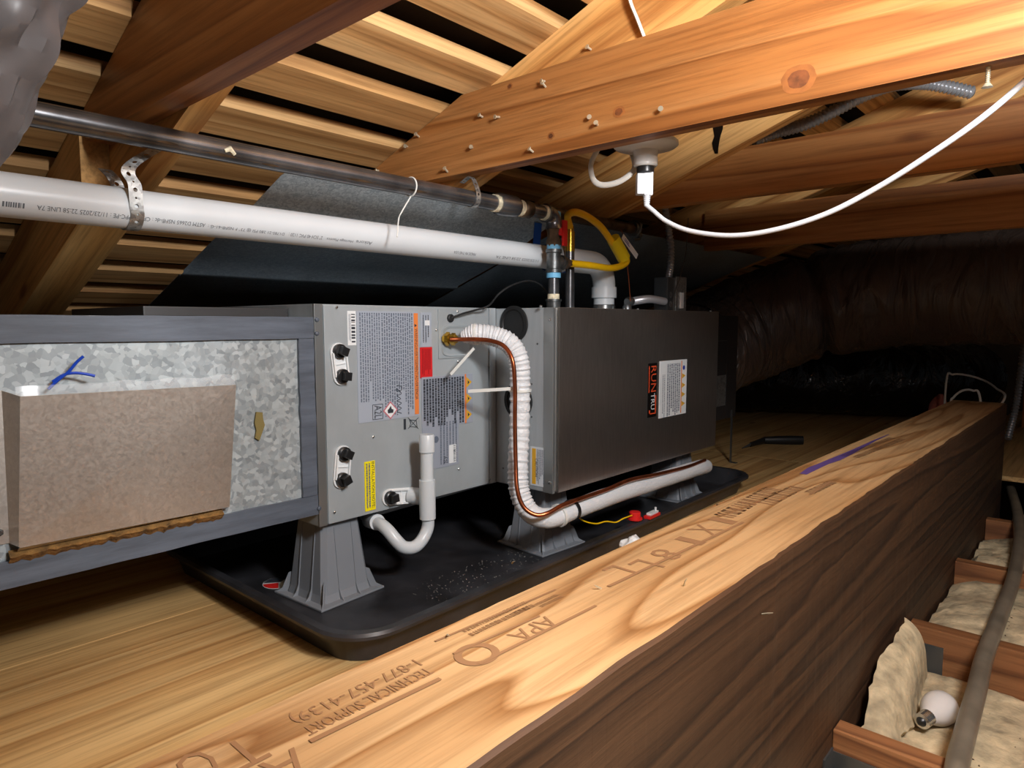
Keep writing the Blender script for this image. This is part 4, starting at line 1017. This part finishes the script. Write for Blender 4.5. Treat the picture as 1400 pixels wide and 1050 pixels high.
# rear black pipe end with clamp
bp_ = thing('old_iron_pipe', 'dark old pipe behind the gas elbow ending in a small clamp', 'pipe', (1.6, 1.16, .24))
pe = dep(866, 313, 2.02); ps = V((1.25, pe.y, pe.z))
m = MB(); m.cyl(ps, pe, .0150, 18); m.build('pipe', M['iron_rust'], bp_)
m = MB(); m.lathe(pe - V((.012, 0, 0)), (1, 0, 0), [(0, .022), (.012, .022), (.014, .026), (.018, .026)], 18); m.cyl(pe + V((-.012, -.01, -.035)), pe + V((.016, -.012, -.030)), .004, 8); m.cyl(pe + V((.004, -.01, .012)), pe + V((.024, -.01, .012)), .008, 8); m.cyl(pe + V((.004, -.01, -.018)), pe + V((.024, -.01, -.018)), .008, 8); m.build('clamp', M['steel'], bp_)

# yellow flexible gas connector
yc = thing('gas_connector', 'yellow coated flexible gas connector looping beside the red valve handle', 'gas connector', (1.5, GY, .1))
yp = [V((g2, G2Y, zv(306))), at(776, 297, 1, GY + .012), at(781, 291, 1, GY - .005), at(791, 291, 1, GY - .01), at(806, 298, 1, GY - .012), at(822, 311, 1, GY - .012), at(836, 330, 1, GY - .012), at(850, 348, 1, GY - .014), at(857, 357, 1, GY - .014), at(848, 364, 1, GY - .014), at(832, 366.5, 1, GY - .014), at(808, 363, 1, GY - .013), V((gx + .058, GY - .006, zt_))]
m = MB(); m.tube(smooth_path(yp, 8), .0092, 16); m.build('hose', M['yellow'], yc)
A = at(838, 326, 1, GY - .012); B = at(853, 353, 1, GY - .014); d_ = (B - A).normalized()
m = MB(); m.tube([A, A.lerp(B, .5), B], .0185, 20, oval=1.0); m.build('wrap_tag', M['yellow_tag'], yc)
A2, B2 = at(851, 323, 1, GY - .018), at(871, 351, 1, GY - .022); d2 = (B2 - A2).normalized(); s2 = d2.cross(V((0, -1, 0))).normalized()
m = MB(); m.bevbox((A2 + B2) / 2, d2, s2, d2.cross(s2), (B2 - A2).length / 2, .0085, .0007, .0003); wt = m.build('white_tag', M['paper_white'], yc)
m = MB(); nrm_ = d2.cross(s2).normalized(); nrm_ = nrm_ if nrm_.y < 0 else -nrm_
fine_print(m, A2 + d2 * .012 - s2 * .005 + nrm_ * .0012, d2, s2, .03, .010, 2, .55, 0, 6); m.build('fine_print', M['blue_ink'], wt)

# ================================================================== STRAPS AND TIES
def perforated_strap(name, pts, width_dir, w, label, parent=None):
    """metal band along a path with real holes left between cross pieces"""
    P_ = smooth_path(pts, 10); wd = V(width_dir).normalized(); acc = [0.0]
    for i in range(len(P_) - 1): acc.append(acc[-1] + (P_[i + 1] - P_[i]).length)
    def pos(t):
        t = min(max(t, 0), acc[-1] - 1e-7); i = 0
        while acc[i + 1] < t: i += 1
        d = (P_[i + 1] - P_[i]).normalized()
        return P_[i].lerp(P_[i + 1], (t - acc[i]) / (acc[i + 1] - acc[i])), d.cross(wd).normalized()
    N_ = max(int(acc[-1] / .0115), 1); st = acc[-1] / N_; m = MB(); K = 16
    for q in range(N_):
        r_ = .0030 if q % 2 == 0 else .0016; lay = []
        for off in (-.0006, .0006):
            ring = []
            for k in range(K):
                a = 2 * math.pi * k / K; c_, s_ = math.cos(a), math.sin(a); f = 1 / max(abs(c_), abs(s_))
                for ds, du in ((c_ * f * st / 2, s_ * f * w / 2), (c_ * r_, s_ * r_)):
                    p_, n_ = pos(st * (q + .5) + ds); ring.append(p_ + wd * du + n_ * off)
            lay.append(ring)
        vs = lay[0] + lay[1]; o_ = 2 * K; fs = []
        for k in range(K):
            k2 = (k + 1) % K
            fs += [(2 * k, 2 * k2, 2 * k2 + 1, 2 * k + 1), (o_ + 2 * k, o_ + 2 * k + 1, o_ + 2 * k2 + 1, o_ + 2 * k2), (2 * k + 1, 2 * k2 + 1, o_ + 2 * k2 + 1, o_ + 2 * k + 1), (2 * k, o_ + 2 * k, o_ + 2 * k2, 2 * k2)]
        m.add(vs, fs)
    return m.build(name, M['galv_plain'], parent, label, 'strap', recalc=False)
sx_ = at(185, 260, 1, VY - VR).x
rr = VR + .0015
spts = [V((.468, VY + .012, zr(VY + .012) - .002)), V((.462, VY - .012, zr(VY - .012) - .006)), V((sx_ - .006, VY - VR - .004, VZ + .058)), V((sx_ - .002, VY - rr - .003, VZ + .03)), V((sx_, VY - rr - .0005, VZ))]
for k in range(1, 9):
    a = math.pi * k / 8; spts.append(V((sx_ + .002, VY - rr * math.cos(a), VZ - rr * math.sin(a))))
spts += [V((sx_ + .001, VY + rr, VZ + .02)), V((sx_ - .008, VY + rr - .004, VZ + .045)), V((sx_ - .016, VY + rr + .01, VZ + .062))]
perforated_strap('pipe_strap', spts, (1, 0, 0), .019, 'perforated galvanized strap looped under the white vent pipe')
s2x = at(654, 272, 1, GY - GR).x; r2_ = GR + .0012
spts = [V((s2x - .004, GY + .03, zr(GY + .03) - .002)), V((s2x - .006, GY - .002, GZ + .045)), V((s2x, GY - r2_ * .8, GZ + .018))]
for k in range(0, 7):
    a = math.pi * k / 7 - .2; spts.append(V((s2x, GY - r2_ * math.cos(a), GZ - r2_ * math.sin(a))))
perforated_strap('pipe_strap', spts, (1, 0, 0), .013, 'narrow steel strap hanging the black gas pipe beside the coupling')
cx0 = at(569, 257, 1, GY - GR).x
m = MB(); ring = []
for k in range(25):
    a = 2 * math.pi * k / 24; ring.append(V((cx0, GY - (GR + .0015) * math.cos(a), GZ - (GR + .0015) * math.sin(a))))
m.tube(ring, .0016, 6); m.tube(smooth_path([V((cx0, GY, GZ - GR - .002)), at(549, 290, 1, GY - .005), at(545, 300, 1, GY), at(543, 324, 1, GY - .01)], 5), .0014, 6)
m.build('cable_tie', M['tie'], None, 'white nylon cable tie around the black gas pipe with hanging tail', 'cable tie')

# ================================================================== METAL PANEL UNDER RAFTERS
n = 40
sec = [(1.155, .2765), (1.17, .271), (1.20, .2545), (1.235, .235), (1.275, .2125), (1.315, .190), (1.350, .172)]
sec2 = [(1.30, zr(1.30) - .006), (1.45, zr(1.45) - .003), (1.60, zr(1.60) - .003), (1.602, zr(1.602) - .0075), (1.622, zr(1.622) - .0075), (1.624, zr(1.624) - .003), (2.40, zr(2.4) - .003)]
panel = thing('metal_baffle', 'galvanized strip and black sheet metal fastened under the rafters behind the white pipe', 'metal sheet', (1.4, 1.6, .1))
sec3 = [(1.14, zr(1.14) - .004), (1.45, zr(1.45) - .006), (2.40, zr(2.4) - .006)]  # right-hand sheet, added to cover lit roof boards and keep that area dark
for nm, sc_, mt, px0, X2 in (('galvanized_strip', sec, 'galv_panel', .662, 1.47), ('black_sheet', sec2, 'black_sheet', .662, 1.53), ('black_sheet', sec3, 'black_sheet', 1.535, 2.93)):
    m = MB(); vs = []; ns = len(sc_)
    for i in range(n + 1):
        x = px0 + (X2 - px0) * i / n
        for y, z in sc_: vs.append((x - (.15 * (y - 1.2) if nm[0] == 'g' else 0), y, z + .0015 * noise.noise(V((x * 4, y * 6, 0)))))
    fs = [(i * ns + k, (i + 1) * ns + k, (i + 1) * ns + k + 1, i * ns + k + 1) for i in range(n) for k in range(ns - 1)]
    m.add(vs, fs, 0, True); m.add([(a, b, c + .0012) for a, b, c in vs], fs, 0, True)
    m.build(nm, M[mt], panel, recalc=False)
bx = at(735, 305, 1, 1.2).x
m = MB(); vs = []
for i_, (y, z) in enumerate(sec[1:6]):
    d_a, d_b = ray(731 - i_, 300), ray(741 - i_, 300); vs += [(y * d_a.x / d_a.y, y, z - .003), (y * d_b.x / d_b.y, y, z - .003)]
m.add(vs, [(2 * i, 2 * i + 1, 2 * i + 3, 2 * i + 2) for i in range(4)]); m.build('blue_mark', M['blue_primer'], panel)

# ================================================================== LAMPHOLDER, PLUG AND CABLES
LX = 1.125
lc = at(883, 196, 0, LX)
lamp_h = thing('lampholder', 'white porcelain lampholder mounted under the orange joist', 'lampholder', lc)
m = MB(); m.lathe(lc, (0, 0, -1), [(-.006, .020), (-.004, .055), (0, .0595), (.005, .0595), (.008, .056), (.010, .034), (.014, .024), (.024, .022), (.026, .0215)], 40); m.build('base', M['porcelain'], lamp_h)
m = MB(); m.lathe(lc, (0, 0, -1), [(.024, .021), (.027, .0225), (.040, .0225), (.043, .020)], 32); m.build('socket', M['porcelain'], lamp_h)
m = MB(); m.box(1.0695, LX + .045, lc.y - .028, lc.y + .028, lc.z + .004, lc.z + .06, .003); m.build('box', M['steel'], lamp_h)
ad = thing('plug_adapter', 'socket adapter with a white cord plug hanging from the lampholder', 'plug', lc - V((0, 0, .08)))
m = MB(); m.lathe(lc, (0, 0, -1), [(.040, .0155), (.044, .0165), (.053, .0160), (.055, .013)], 24); m.build('adapter', M['black_plastic'], ad)
pb = lc - V((0, 0, .078))
m = MB(); m.bevbox(pb + V((.003, -.004, .004)), cR, cH, V((0, 0, 1)), .0085, .009, .022, .003); m.bevbox(pb + V((-.007, .006, .003)), cR, cH, V((0, 0, 1)), .0075, .010, .019, .003); m.build('plug_body', M['cord'], ad)
zb2 = pb.z - .017
m = MB()
for k in range(5): m.cyl((pb.x + .002, pb.y - .003, zb2 - .004 * k), (pb.x + .002, pb.y - .003, zb2 - .004 * k - .003), .0068 - .0004 * k, 14)
m.cyl((pb.x + .002, pb.y - .003, zb2), (pb.x + .002, pb.y - .003, zb2 - .02), .0048, 12); m.build('strain_relief', M['cord'], ad)
c0 = V((pb.x + .002, pb.y - .003, zb2 - .018)); d0 = c0.dot(cF)
cp = [c0] + [dep(px, py, d0 + (.86 - d0) * t) for px, py, t in ((893, 288, .02), (912, 303, .06), (945, 316, .14), (1000, 322, .27), (1060, 314, .4), (1130, 292, .53), (1200, 256, .66), (1270, 212, .8), (1340, 163, .92), (1400, 112, 1.0), (1460, 52, 1.06), (1520, -15, 1.12))]
m = MB(); m.tube(smooth_path(cp, 8), .0042, 12); m.build('power_cord', M['cord'], None, 'white power cord swooping from the lampholder plug toward the dark duct', 'cord')
lp = [at(826, 190, 0, LX), at(817, 205, 0, LX), at(808, 225, 0, LX), at(811, 245, 0, LX), at(823, 253, 0, LX), at(845, 249, 0, LX), at(864, 236, 0, LX + .004), at(868, 225, 0, LX + .03), at(862, 205, 0, LX + .05)]
m = MB(); m.tube(smooth_path(lp, 8), .0058, 12, oval=.55); m.build('loop_cable', M['romex'], None, 'white flat cable looped beside the lampholder', 'cable')
cpts = [at(859, -10, 0, 1.062), at(863, 6, 0, 1.062), at(872, 28, 0, 1.062), at(885, 62, 0, 1.064)]
m = MB(); m.tube(smooth_path(cpts, 6), .0052, 12, oval=.55); m.build('house_cable', M['romex'], None, 'white cable running down the tan rafter behind the orange joist', 'cable')

# ================================================================== FLEXIBLE METAL CONDUITS
def conduit(name, pts, r, label, parent=None, pitch_=.0055, mat='conduit', cat='conduit'):
    P_ = smooth_path(pts, 12); out = [P_[0]]
    L_ = sum((P_[i + 1] - P_[i]).length for i in range(len(P_) - 1)); N_ = int(L_ / (pitch_ / 4)); acc = [0]
    for i in range(len(P_) - 1): acc.append(acc[-1] + (P_[i + 1] - P_[i]).length)
    Q = []; j = 0
    for s_ in range(N_ + 1):
        t = L_ * s_ / N_
        while j < len(acc) - 2 and acc[j + 1] < t: j += 1
        Q.append(P_[j].lerp(P_[j + 1], (t - acc[j]) / max(acc[j + 1] - acc[j], 1e-9)))
    m = MB(); m.tube(Q, r, 12, rf=lambda i, k, p: 1.0 + .17 * math.cos(i * math.pi / 2))
    return m.build(name, M[mat], parent, label, cat if parent is None else None)
conduit('flexible_conduit', [dep(1030, 192, 1.80), dep(1060, 181, 1.80), dep(1100, 170, 1.80), dep(1140, 152, 1.79), dep(1180, 131, 1.78), dep(1222, 116, 1.78), dep(1265, 114, 1.79), dep(1300, 120, 1.79), dep(1330, 127, 1.79)], .0150, 'spiral steel conduit curving over the orange joist behind the tarred rafter', pitch_=.011)
SBY = 1.10
sbx = at(905, 400, 1, SBY).x; sbx2 = at(935, 400, 1, SBY - .02).x
conduit('flexible_conduit', [at(906, 262, 1, SBY + .02), at(912, 300, 1, SBY + .02), at(917, 335, 1, SBY + .02), at(917, 360, 1, SBY + .02), at(914, 381, 1, SBY + .01)], .0105, 'vertical spiral steel conduit rising from the switch box', pitch_=.0105)
sb = thing('switch_box', 'steel switch box with a white switch standing on the furnace top', 'switch box', (sbx + .03, SBY, FZ1))
zt = at(915, 380, 1, SBY).z
m = MB(); m.box(sbx, sbx + .050, SBY - .02, SBY + .03, FZ1, zt, .003); m.build('box', M['steel'], sb)
m = MB(); m.box(sbx + .050, sbx2 + .01, SBY - .024, SBY - .020, FZ1, zt + .004, .001); fp = m.build('cover_plate', M['galv_plain'], sb)
m = MB(); m.bevbox(V(((sbx + .05 + sbx2 + .01) / 2, SBY - .026, FZ1 + .038)), RT, V((0, 1, 0)), V((0, 0, 1)), .010, .003, .026, .002); m.build('switch', M['white_plastic'], fp)
for zz in (FZ1 + .025, FZ1 + .055):
    m = MB(); m.lathe((sbx + .022, SBY - .0195, zz), (0, -1, 0), [(0, .010), (.0008, .010), (.0008, .008)], 16); m.build('knockout', M['galv_plain'], sb)
conduit('furnace_whip', [at(908, 412, 1, SBY - .02), at(890, 409, 1, SBY - .03), at(876, 410, 1, SBY - .035), at(862, 413, 1, SBY - .03), at(856, 419, 1, SBY - .02)], .0105, 'short corrugated grey conduit whip lying on the furnace top', pitch_=.007)
m = MB(); q = at(860, 413, 1, SBY - .03); m.lathe(q + V((-.012, 0, 0)), (1, 0, .1), [(0, .010), (.006, .014), (.02, .0145), (.026, .012)], 14); m.lathe(V((q.x - .01, q.y, FZ1)), (0, 0, 1), [(0, .014), (.01, .014), (.018, .010)], 14); m.build('conduit_elbow', M['steel'], None, 'grey conduit elbow connector on the furnace top near the vent', 'fitting')
conduit('flexible_conduit', [at(1405, 400, 0, 4.2), at(1402, 455, 0, 4.2), at(1399, 480, 0, 4.2), at(1394, 520, 0, 4.2), at(1388, 560, 0, 4.2), at(1378, 600, 0, 4.1)], .0145, 'thin spiral conduit dropping behind the far beam end by the post', pitch_=.016)

# loose wires
def wire(name, pts, r, mat, label, cat='wire'):
    m = MB(); m.tube(smooth_path(pts, 8), r, 8); return m.build(name, M[mat], None, label, cat)
wire('control_wire', [at(616, 435, 1, PY - .006), at(632, 429, 1, PY - .02), at(650, 424, 1, PY - .02), at(668, 418, 1, 1.13), at(682, 402, 1, 1.11), at(700, 390, 1, 1.10), at(722, 384, 1, 1.10), at(738, 389, 1, 1.10), at(750, 403, 1, 1.10), at(756, 415, 1, 1.10)], .0024, 'rubber', 'thin black control wire arching from the coil grommet to the gas drop')
wire('hanging_wire', [at(849, 314, 1, pe.y - .014), at(853, 322, 1, GY + .03), at(857, 330, 1, GY), at(858, 365, 1, GY), at(860, 385, 1, GY), at(862, 412, 1, GY)], .0012, 'copper', 'thin copper coloured wire hanging behind the yellow connector')
wire('loose_wire', [at(941, 298, 1, SBY - .03), at(939, 330, 1, SBY - .03), at(937, 350, 1, SBY - .03), at(930, 378, 1, SBY - .03), at(922, 402, 1, SBY - .03), at(919, 419, 1, SBY - .025)], .0014, 'wire', 'thin bare wire crossing in front of the switch box')
m = MB()
fsw = thing('float_switch', 'red and white float switch clipped on the drain pan rim', 'switch', at(880, 710, 2, -.53))
fq = at(868, 708, 1, .918)
m = MB(); m.lathe(V((fq.x, fq.y, -.520)), (0, 0, 1), [(0, .014), (.004, .020), (.008, .020), (.009, .015), (.022, .015), (.024, .013)], 22); m.build('float', M['red'], fsw)
fe = at(890, 704, 1, .905)
m = MB(); m.bevbox(V((fe.x + .006, .905, -.518)), V((1, .05, 0)).normalized(), V((-.05, 1, 0)).normalized(), V((0, 0, 1)), .030, .010, .004, .0015); br = m.build('bracket', M['red'], fsw)
m = MB(); m.bevbox(V((fe.x + .008, .905, -.511)), V((1, .05, 0)).normalized(), V((-.05, 1, 0)).normalized(), V((0, 0, 1)), .022, .007, .003, .0012); m.cyl((fe.x + .024, .905, -.509), (fe.x + .024, .905, -.499), .003, 8); m.build('body', M['white_plastic'], br)
wire('switch_wire', [V((fq.x - .012, fq.y, -.503)), at(852, 709, 1, .92), at(842, 714, 1, .93), at(828, 713, 1, .94), at(815, 716, 1, .95), at(800, 713, 1, .96), at(790, 707, 1, .97)], .0018, 'yellow', 'yellow low voltage wire trailing from the red float switch')
# crumpled paper between pan and beam
q = at(864, 743, 1, .80); m = MB(); bm = bmesh.new(); bmesh.ops.create_icosphere(bm, subdivisions=3, radius=.027)
for v in bm.verts: v.co *= 1 + .35 * noise.noise(v.co * 60); v.co.z *= 1.1
m.add([V((q.x, .80, q.z - .012)) + v.co for v in bm.verts], [[v.index for v in f.verts] for f in bm.faces], 0); bm.free()
zp = min(v.z for v in m.v); m.lathe(V((q.x, .80, DECK)), (0, 0, 1), [(0, .020), (max(zp - DECK + .012, .01), .020)], 16)
pc = m.build('paper_cup', M['paper_white'], None, 'white crumpled wrapper with a blue stripe between pan and beam', 'wrapper')
m = MB(); m.tube([V((q.x + .008, .7775, q.z - .015)), V((q.x + .016, .779, q.z + .004))], .0025, 6); m.build('blue_stripe', M['blue_ink'], pc)
# tool on the deck
tool = thing('utility_knife', 'black handled hooked knife lying on the plywood deck', 'knife', at(1060, 606, 2, DECK))
k0, k1, k2, k3 = at(1098, 602, 2, DECK + .022), at(1045, 602, 2, DECK + .018), at(1026, 608, 2, DECK + .012), at(1014, 613, 2, DECK + .003)
m = MB(); m.tube([k0, k0.lerp(k1, .3), k0.lerp(k1, .6), k1], [.021, .023, .022, .018], 12, oval=.6); m.build('handle', M['black_plastic'], tool)
m = MB(); m.tube([k1, k1.lerp(k2, .5), k2], [.018, .014, .012], 10, oval=.5); m.build('neck', M['black_plastic'], tool)
m = MB(); m.tube([k2, k3], [.008, .002], 6, oval=.3); m.build('blade', M['steel'], tool)

# ================================================================== FLEX DUCTS
def flex_duct(name, ctrl, rad_f, mat, label, seg=56, per=16, amp=.05, pinch=None, seed=0, lengthwise=False):
    P_ = smooth_path(ctrl, per); N_ = len(P_)
    def rf(i, k, p):
        a = 2 * math.pi * k / seg; q = V((math.cos(a) * 1.3, math.sin(a) * 1.3, i * .22 + seed))
        w = 1 + amp * noise.noise(q * 1.1) + amp * .7 * noise.noise(V((math.cos(a) * 1.0, math.sin(a) * 1.0, i * 1.1 + seed)))
        if lengthwise: w = 1 + amp * noise.noise(V((math.cos(a) * 2.6, math.sin(a) * 2.6, i * .05 + seed))) + amp * .5 * noise.noise(V((math.cos(a) * 7, math.sin(a) * 7, i * .08)))
        if pinch: w *= 1 - pinch[1] * math.exp(-((i - pinch[0] * N_) / 1.6) ** 2)
        return w
    m = MB(); m.tube(P_, [rad_f(i / (N_ - 1)) for i in range(N_)], seg, rf=rf)
    return m.build(name, M[mat], None, label, 'duct')
flex_duct('flexible_duct', [(2.742, 1.41, -.13), (2.80, 1.41, -.13), (2.92, 1.38, -.10), (3.08, 1.30, -.03), (3.24, 1.10, .06), (3.34, .85, .12), (3.40, .55, .15), (3.43, .2, .165), (3.44, -.3, .17), (3.44, -1.0, .17)], lambda t: .215 + .03 * min(1, t * 3), 'flex', 'large dark plastic jacketed duct sweeping from the supply plenum', pinch=(.47, .16))
flex_duct('flexible_duct', [(4.05, 2.25, -.345), (4.25, 1.85, -.345), (4.40, 1.50, -.335), (4.55, 1.15, -.335), (4.75, .85, -.345), (5.05, .65, -.345)], lambda t: .225, 'flex2', 'shiny black duct lying on the plywood behind the knife', amp=.06, seed=7)
flex_duct('flexible_duct', [dep(50, -200, .5), dep(20, -110, .5), dep(-15, -45, .5), dep(-50, 25, .5), dep(-85, 95, .5), dep(-120, 165, .5), dep(-170, 240, .5)], lambda t: .056, 'jacket_grey', 'grey wrinkled duct jacket hanging in front of the black gas pipe', amp=.2, seed=15, lengthwise=True)
# far right odds and ends
m = MB(); pp0 = at(1398, 560, 0, 4.7); m.box(4.7, 4.84, pp0.y - .14, pp0.y, DECK, .40, .003); m.build('wood_post', M['post'], None, 'upright orange wooden post at the far end past the beam', 'post')
bm = bmesh.new(); bmesh.ops.create_icosphere(bm, subdivisions=3, radius=.05)
for v in bm.verts: v.co *= 1 + .4 * noise.noise(v.co * 22); v.co.z *= 1.2
q = at(1286, 552, 0, 3.9); ztp = q.z + .05; hz_ = (ztp - DECK) / 2; zm_ = max(abs(v.co.z) for v in bm.verts); m = MB(); m.add([V((q.x + v.co.x, q.y + v.co.y, DECK + hz_ + v.co.z / zm_ * hz_)) for v in bm.verts], [[v.index for v in f.verts] for f in bm.faces], 0, True); bm.free()
m.build('insulation_scrap', M['pinkwool'], None, 'small pink insulation scrap beyond the far end of the beam', 'insulation')
wire('loose_wire', [V((3.62, at(1294, 520, 0, 3.62).y, DECK + .004)), at(1294, 520, 0, 3.62), at(1303, 512, 0, 3.62), at(1322, 513, 0, 3.62), at(1345, 520, 0, 3.6), at(1362, 531, 0, 3.5), at(1373, 546, 0, 3.4), V((3.3, .40, -.45)), V((3.3, .41, DECK + .004))], .0045, 'romex', 'pale wire arching over the far beam end toward the conduit')
wire('loose_wire', [V((3.3, .47, DECK + .004)), at(1300, 556, 0, 3.3), at(1304, 543, 0, 3.3), at(1316, 534, 0, 3.3), at(1330, 534, 0, 3.3), at(1340, 545, 0, 3.3), V((3.3, .36, DECK + .004))], .0045, 'romex', 'pale wire loop standing behind the far beam end')

# ================================================================== FLOOR JOISTS, INSULATION AND BITS BESIDE THE BEAM
JZ = -.665
def face(x): return .307 - .012 * max(0.0, x - 1.4)      # near face of the laminated beam
jx = [1.135, 1.665, 2.20, 2.75]
jl = ['floor joist in front of the light bulb, meeting the beam', 'floor joist behind the light bulb, meeting the beam', 'floor joist under the brown wool lump beside the beam', 'floor joist at the plywood edge beside the beam']
for x, lb in zip(jx, jl):
    m = MB(); m.box(x, x + .038, -1.4, face(x + .038) - .001, JZ - .19, JZ, .0015); m.build('floor_joist', M['floor_joist'], None, lb, 'joist', 'floor joists beside the beam')
for x, lb in ((1.135, 'grey steel joist hanger on the beam in front of the light bulb'), (1.665, 'grey steel joist hanger on the beam behind the light bulb')):
    m = MB(); m.box(x - .0025, x - .0005, .235, face(x) - .002, JZ - .16, JZ - .035); m.box(x - .045, x - .0005, face(x) - .003, face(x), JZ - .16, JZ - .03); m.build('joist_hanger', M['steel'], None, lb, 'bracket', 'joist hangers on the beam')
def batt_z(x, y, ztop, seed, amp): return ztop + amp * noise.noise(V((x * 6, y * 6, seed))) + amp * .45 * noise.noise(V((x * 22, y * 22, seed))) + amp * .2 * noise.noise(V((x * 70, y * 70, seed)))
def batt(x0, x1, y0, y1, ztop, label, seed, amp=.02, mat='wool'):
    n1, n2 = 44, 60; m = MB(); vs = []
    for i in range(n1 + 1):
        for j in range(n2 + 1):
            u, v = i / n1, j / n2; x = x0 + (x1 - x0) * u; y = y0 + (y1 - y0) * v
            e = min(u, 1 - u, .12) / .12; e2 = min(v, 1 - v, .06) / .06
            z = ztop - .035 * (1 - e ** .5) - .03 * (1 - e2 ** .5) + amp * noise.noise(V((x * 6, y * 6, seed))) + amp * .45 * noise.noise(V((x * 22, y * 22, seed))) + amp * .2 * noise.noise(V((x * 70, y * 70, seed)))
            vs.append((x, y, z))
    w = n2 + 1
    m.add(vs, [(i * w + j, (i + 1) * w + j, (i + 1) * w + j + 1, i * w + j + 1) for i in range(n1) for j in range(n2)], 0, True)
    ed = [i * w for i in range(n1 + 1)] + [n1 * w + j for j in range(1, n2 + 1)] + [i * w + n2 for i in range(n1 - 1, -1, -1)] + [j for j in range(n2 - 1, 0, -1)]
    lo = [(vs[i][0], vs[i][1], -.90) for i in ed]; k = len(ed)
    m.add([vs[i] for i in ed] + lo, [(a, (a + 1) % k, k + (a + 1) % k, k + a) for a in range(k)])
    return m.build('insulation_batt', M[mat], None, label, 'insulation', 'insulation batts between the joists')
batt(.622, 1.131, -1.3, .295, -.705, 'beige wool batt in front of the first joist hanger', 1)
batt(1.177, 1.661, -1.3, .295, -.735, 'beige speckled wool batt under the light bulb', 2, .016)
batt(1.707, 2.196, -1.3, .292, -.685, 'pale wool batt behind the second joist hanger', 3, .018)
batt(2.242, 2.746, -1.3, .286, -.695, 'brown lumpy wool batt deep beside the beam', 4, .035)
batt(2.792, 3.10, -1.3, .240, -.70, 'dusty wool batt at the plywood deck edge', 5, .04)
rnd = random.Random(12)
m = MB()
for i in range(220):
    x = rnd.uniform(1.78, 2.12) if i % 2 else rnd.uniform(1.25, 1.59); y = rnd.uniform(-.25, .17); z = batt_z(x, y, -.685, 3, .018) if i % 2 else batt_z(x, y, -.735, 2, .016)
    a = rnd.uniform(0, 3); l = rnd.uniform(.001, .004); e1 = V((math.cos(a), math.sin(a), 0)) * l; e2 = V((-math.sin(a), math.cos(a), 0)) * l * .4
    p = V((x, y, z)); m.add([p - e1, p + e2, p + e1, p - e2, p + V((0, 0, .002))], [(0, 1, 4), (1, 2, 4), (2, 3, 4), (3, 0, 4)])
m.build('bark_debris', flat('bark_debris', (62, 42, 26), .9), None, 'dark bark crumbs scattered over the wool batts', 'debris', kind='stuff')
# curled flap of wool leaning on the beam
m = MB(); n1, n2 = 22, 26; vs = []
for i in range(n1 + 1):
    for j in range(n2 + 1):
        u, v = i / n1, j / n2
        x = 1.19 + .37 * u; top = .10 * (.25 + .75 * math.sin(min(u * 1.15, 1) * math.pi * .5))
        a = v * math.pi * .62
        y = .290 - .075 * v - .012 * math.sin(a * 2) + .02 * u * v; z = -.745 + top * math.cos(a * .85) * (1 - .35 * v) + .03
        k = .012 * noise.noise(V((x * 12, y * 12, 4))) + .005 * noise.noise(V((x * 50, y * 50, 1)))
        vs.append((x, y + k, z + k))
w = n2 + 1
m.add(vs, [(i * w + j, (i + 1) * w + j, (i + 1) * w + j + 1, i * w + j + 1) for i in range(n1) for j in range(n2)], 0, True)
nv = [(x + .003, y + .02 if y < .26 else y, z - .03) for x, y, z in vs]
m.add(nv, [(i * w + j, (i + 1) * w + j, (i + 1) * w + j + 1, i * w + j + 1) for i in range(n1) for j in range(n2)], 0, True)
ed = [i * w for i in range(n1 + 1)] + [n1 * w + j for j in range(1, n2 + 1)] + [i * w + n2 for i in range(n1 - 1, -1, -1)] + [j for j in range(n2 - 1, 0, -1)]; k = len(ed)
m.add([vs[i] for i in ed] + [nv[i] for i in ed], [(a, (a + 1) % k, k + (a + 1) % k, k + a) for a in range(k)])
m.build('insulation_flap', M['wool'], None, 'curled white wool flap leaning against the beam beside the light bulb', 'insulation')
# light bulb
b0 = at(1258, 988, 2, -.708); b1 = at(1318, 944, 2, -.702)
bax = (b1 - b0).normalized(); bl = thing('light_bulb', 'unlit frosted light bulb lying on the wool beside the grey cable', 'light bulb', b0)
Lb = .108
m = MB(); m.lathe(b0, bax, [(.026, .0135), (.034, .0155), (.046, .022), (.058, .0275), (.072, .0300), (.086, .0285), (.098, .021), (.105, .011), (.108, .002)], 32); m.build('glass', M['bulb'], bl)
m = MB(); m.lathe(b0, bax, [(.004, .008)] + [(.006 + .0022 * k, .0128 if k % 2 else .0136) for k in range(9)] + [(.028, .0140)], 24); m.build('screw_base', M['chrome'], bl)
m = MB(); m.lathe(b0, bax, [(-.001, .004), (.001, .007), (.005, .009)], 16); m.build('contact', M['black_plastic'], bl)
cz = JZ + .0150
cpts = [at(1372, 640, 2, cz), at(1383, 672, 2, cz), at(1391, 700, 2, cz), at(1394, 740, 2, cz), at(1386, 790, 2, cz), at(1368, 840, 2, cz), at(1347, 895, 2, cz), at(1335, 945, 2, cz), at(1323, 990, 2, cz), at(1308, 1050, 2, cz), at(1300, 1120, 2, cz), at(1296, 1200, 2, cz)]
m = MB(); m.tube(smooth_path(cpts, 8), .0155, 18); m.build('service_cable', M['cable_grey'], None, 'thick grey service cable lying across the joists beside the beam', 'cable')

for o in bpy.data.objects:
    if '_loc' in o: del o['_loc']
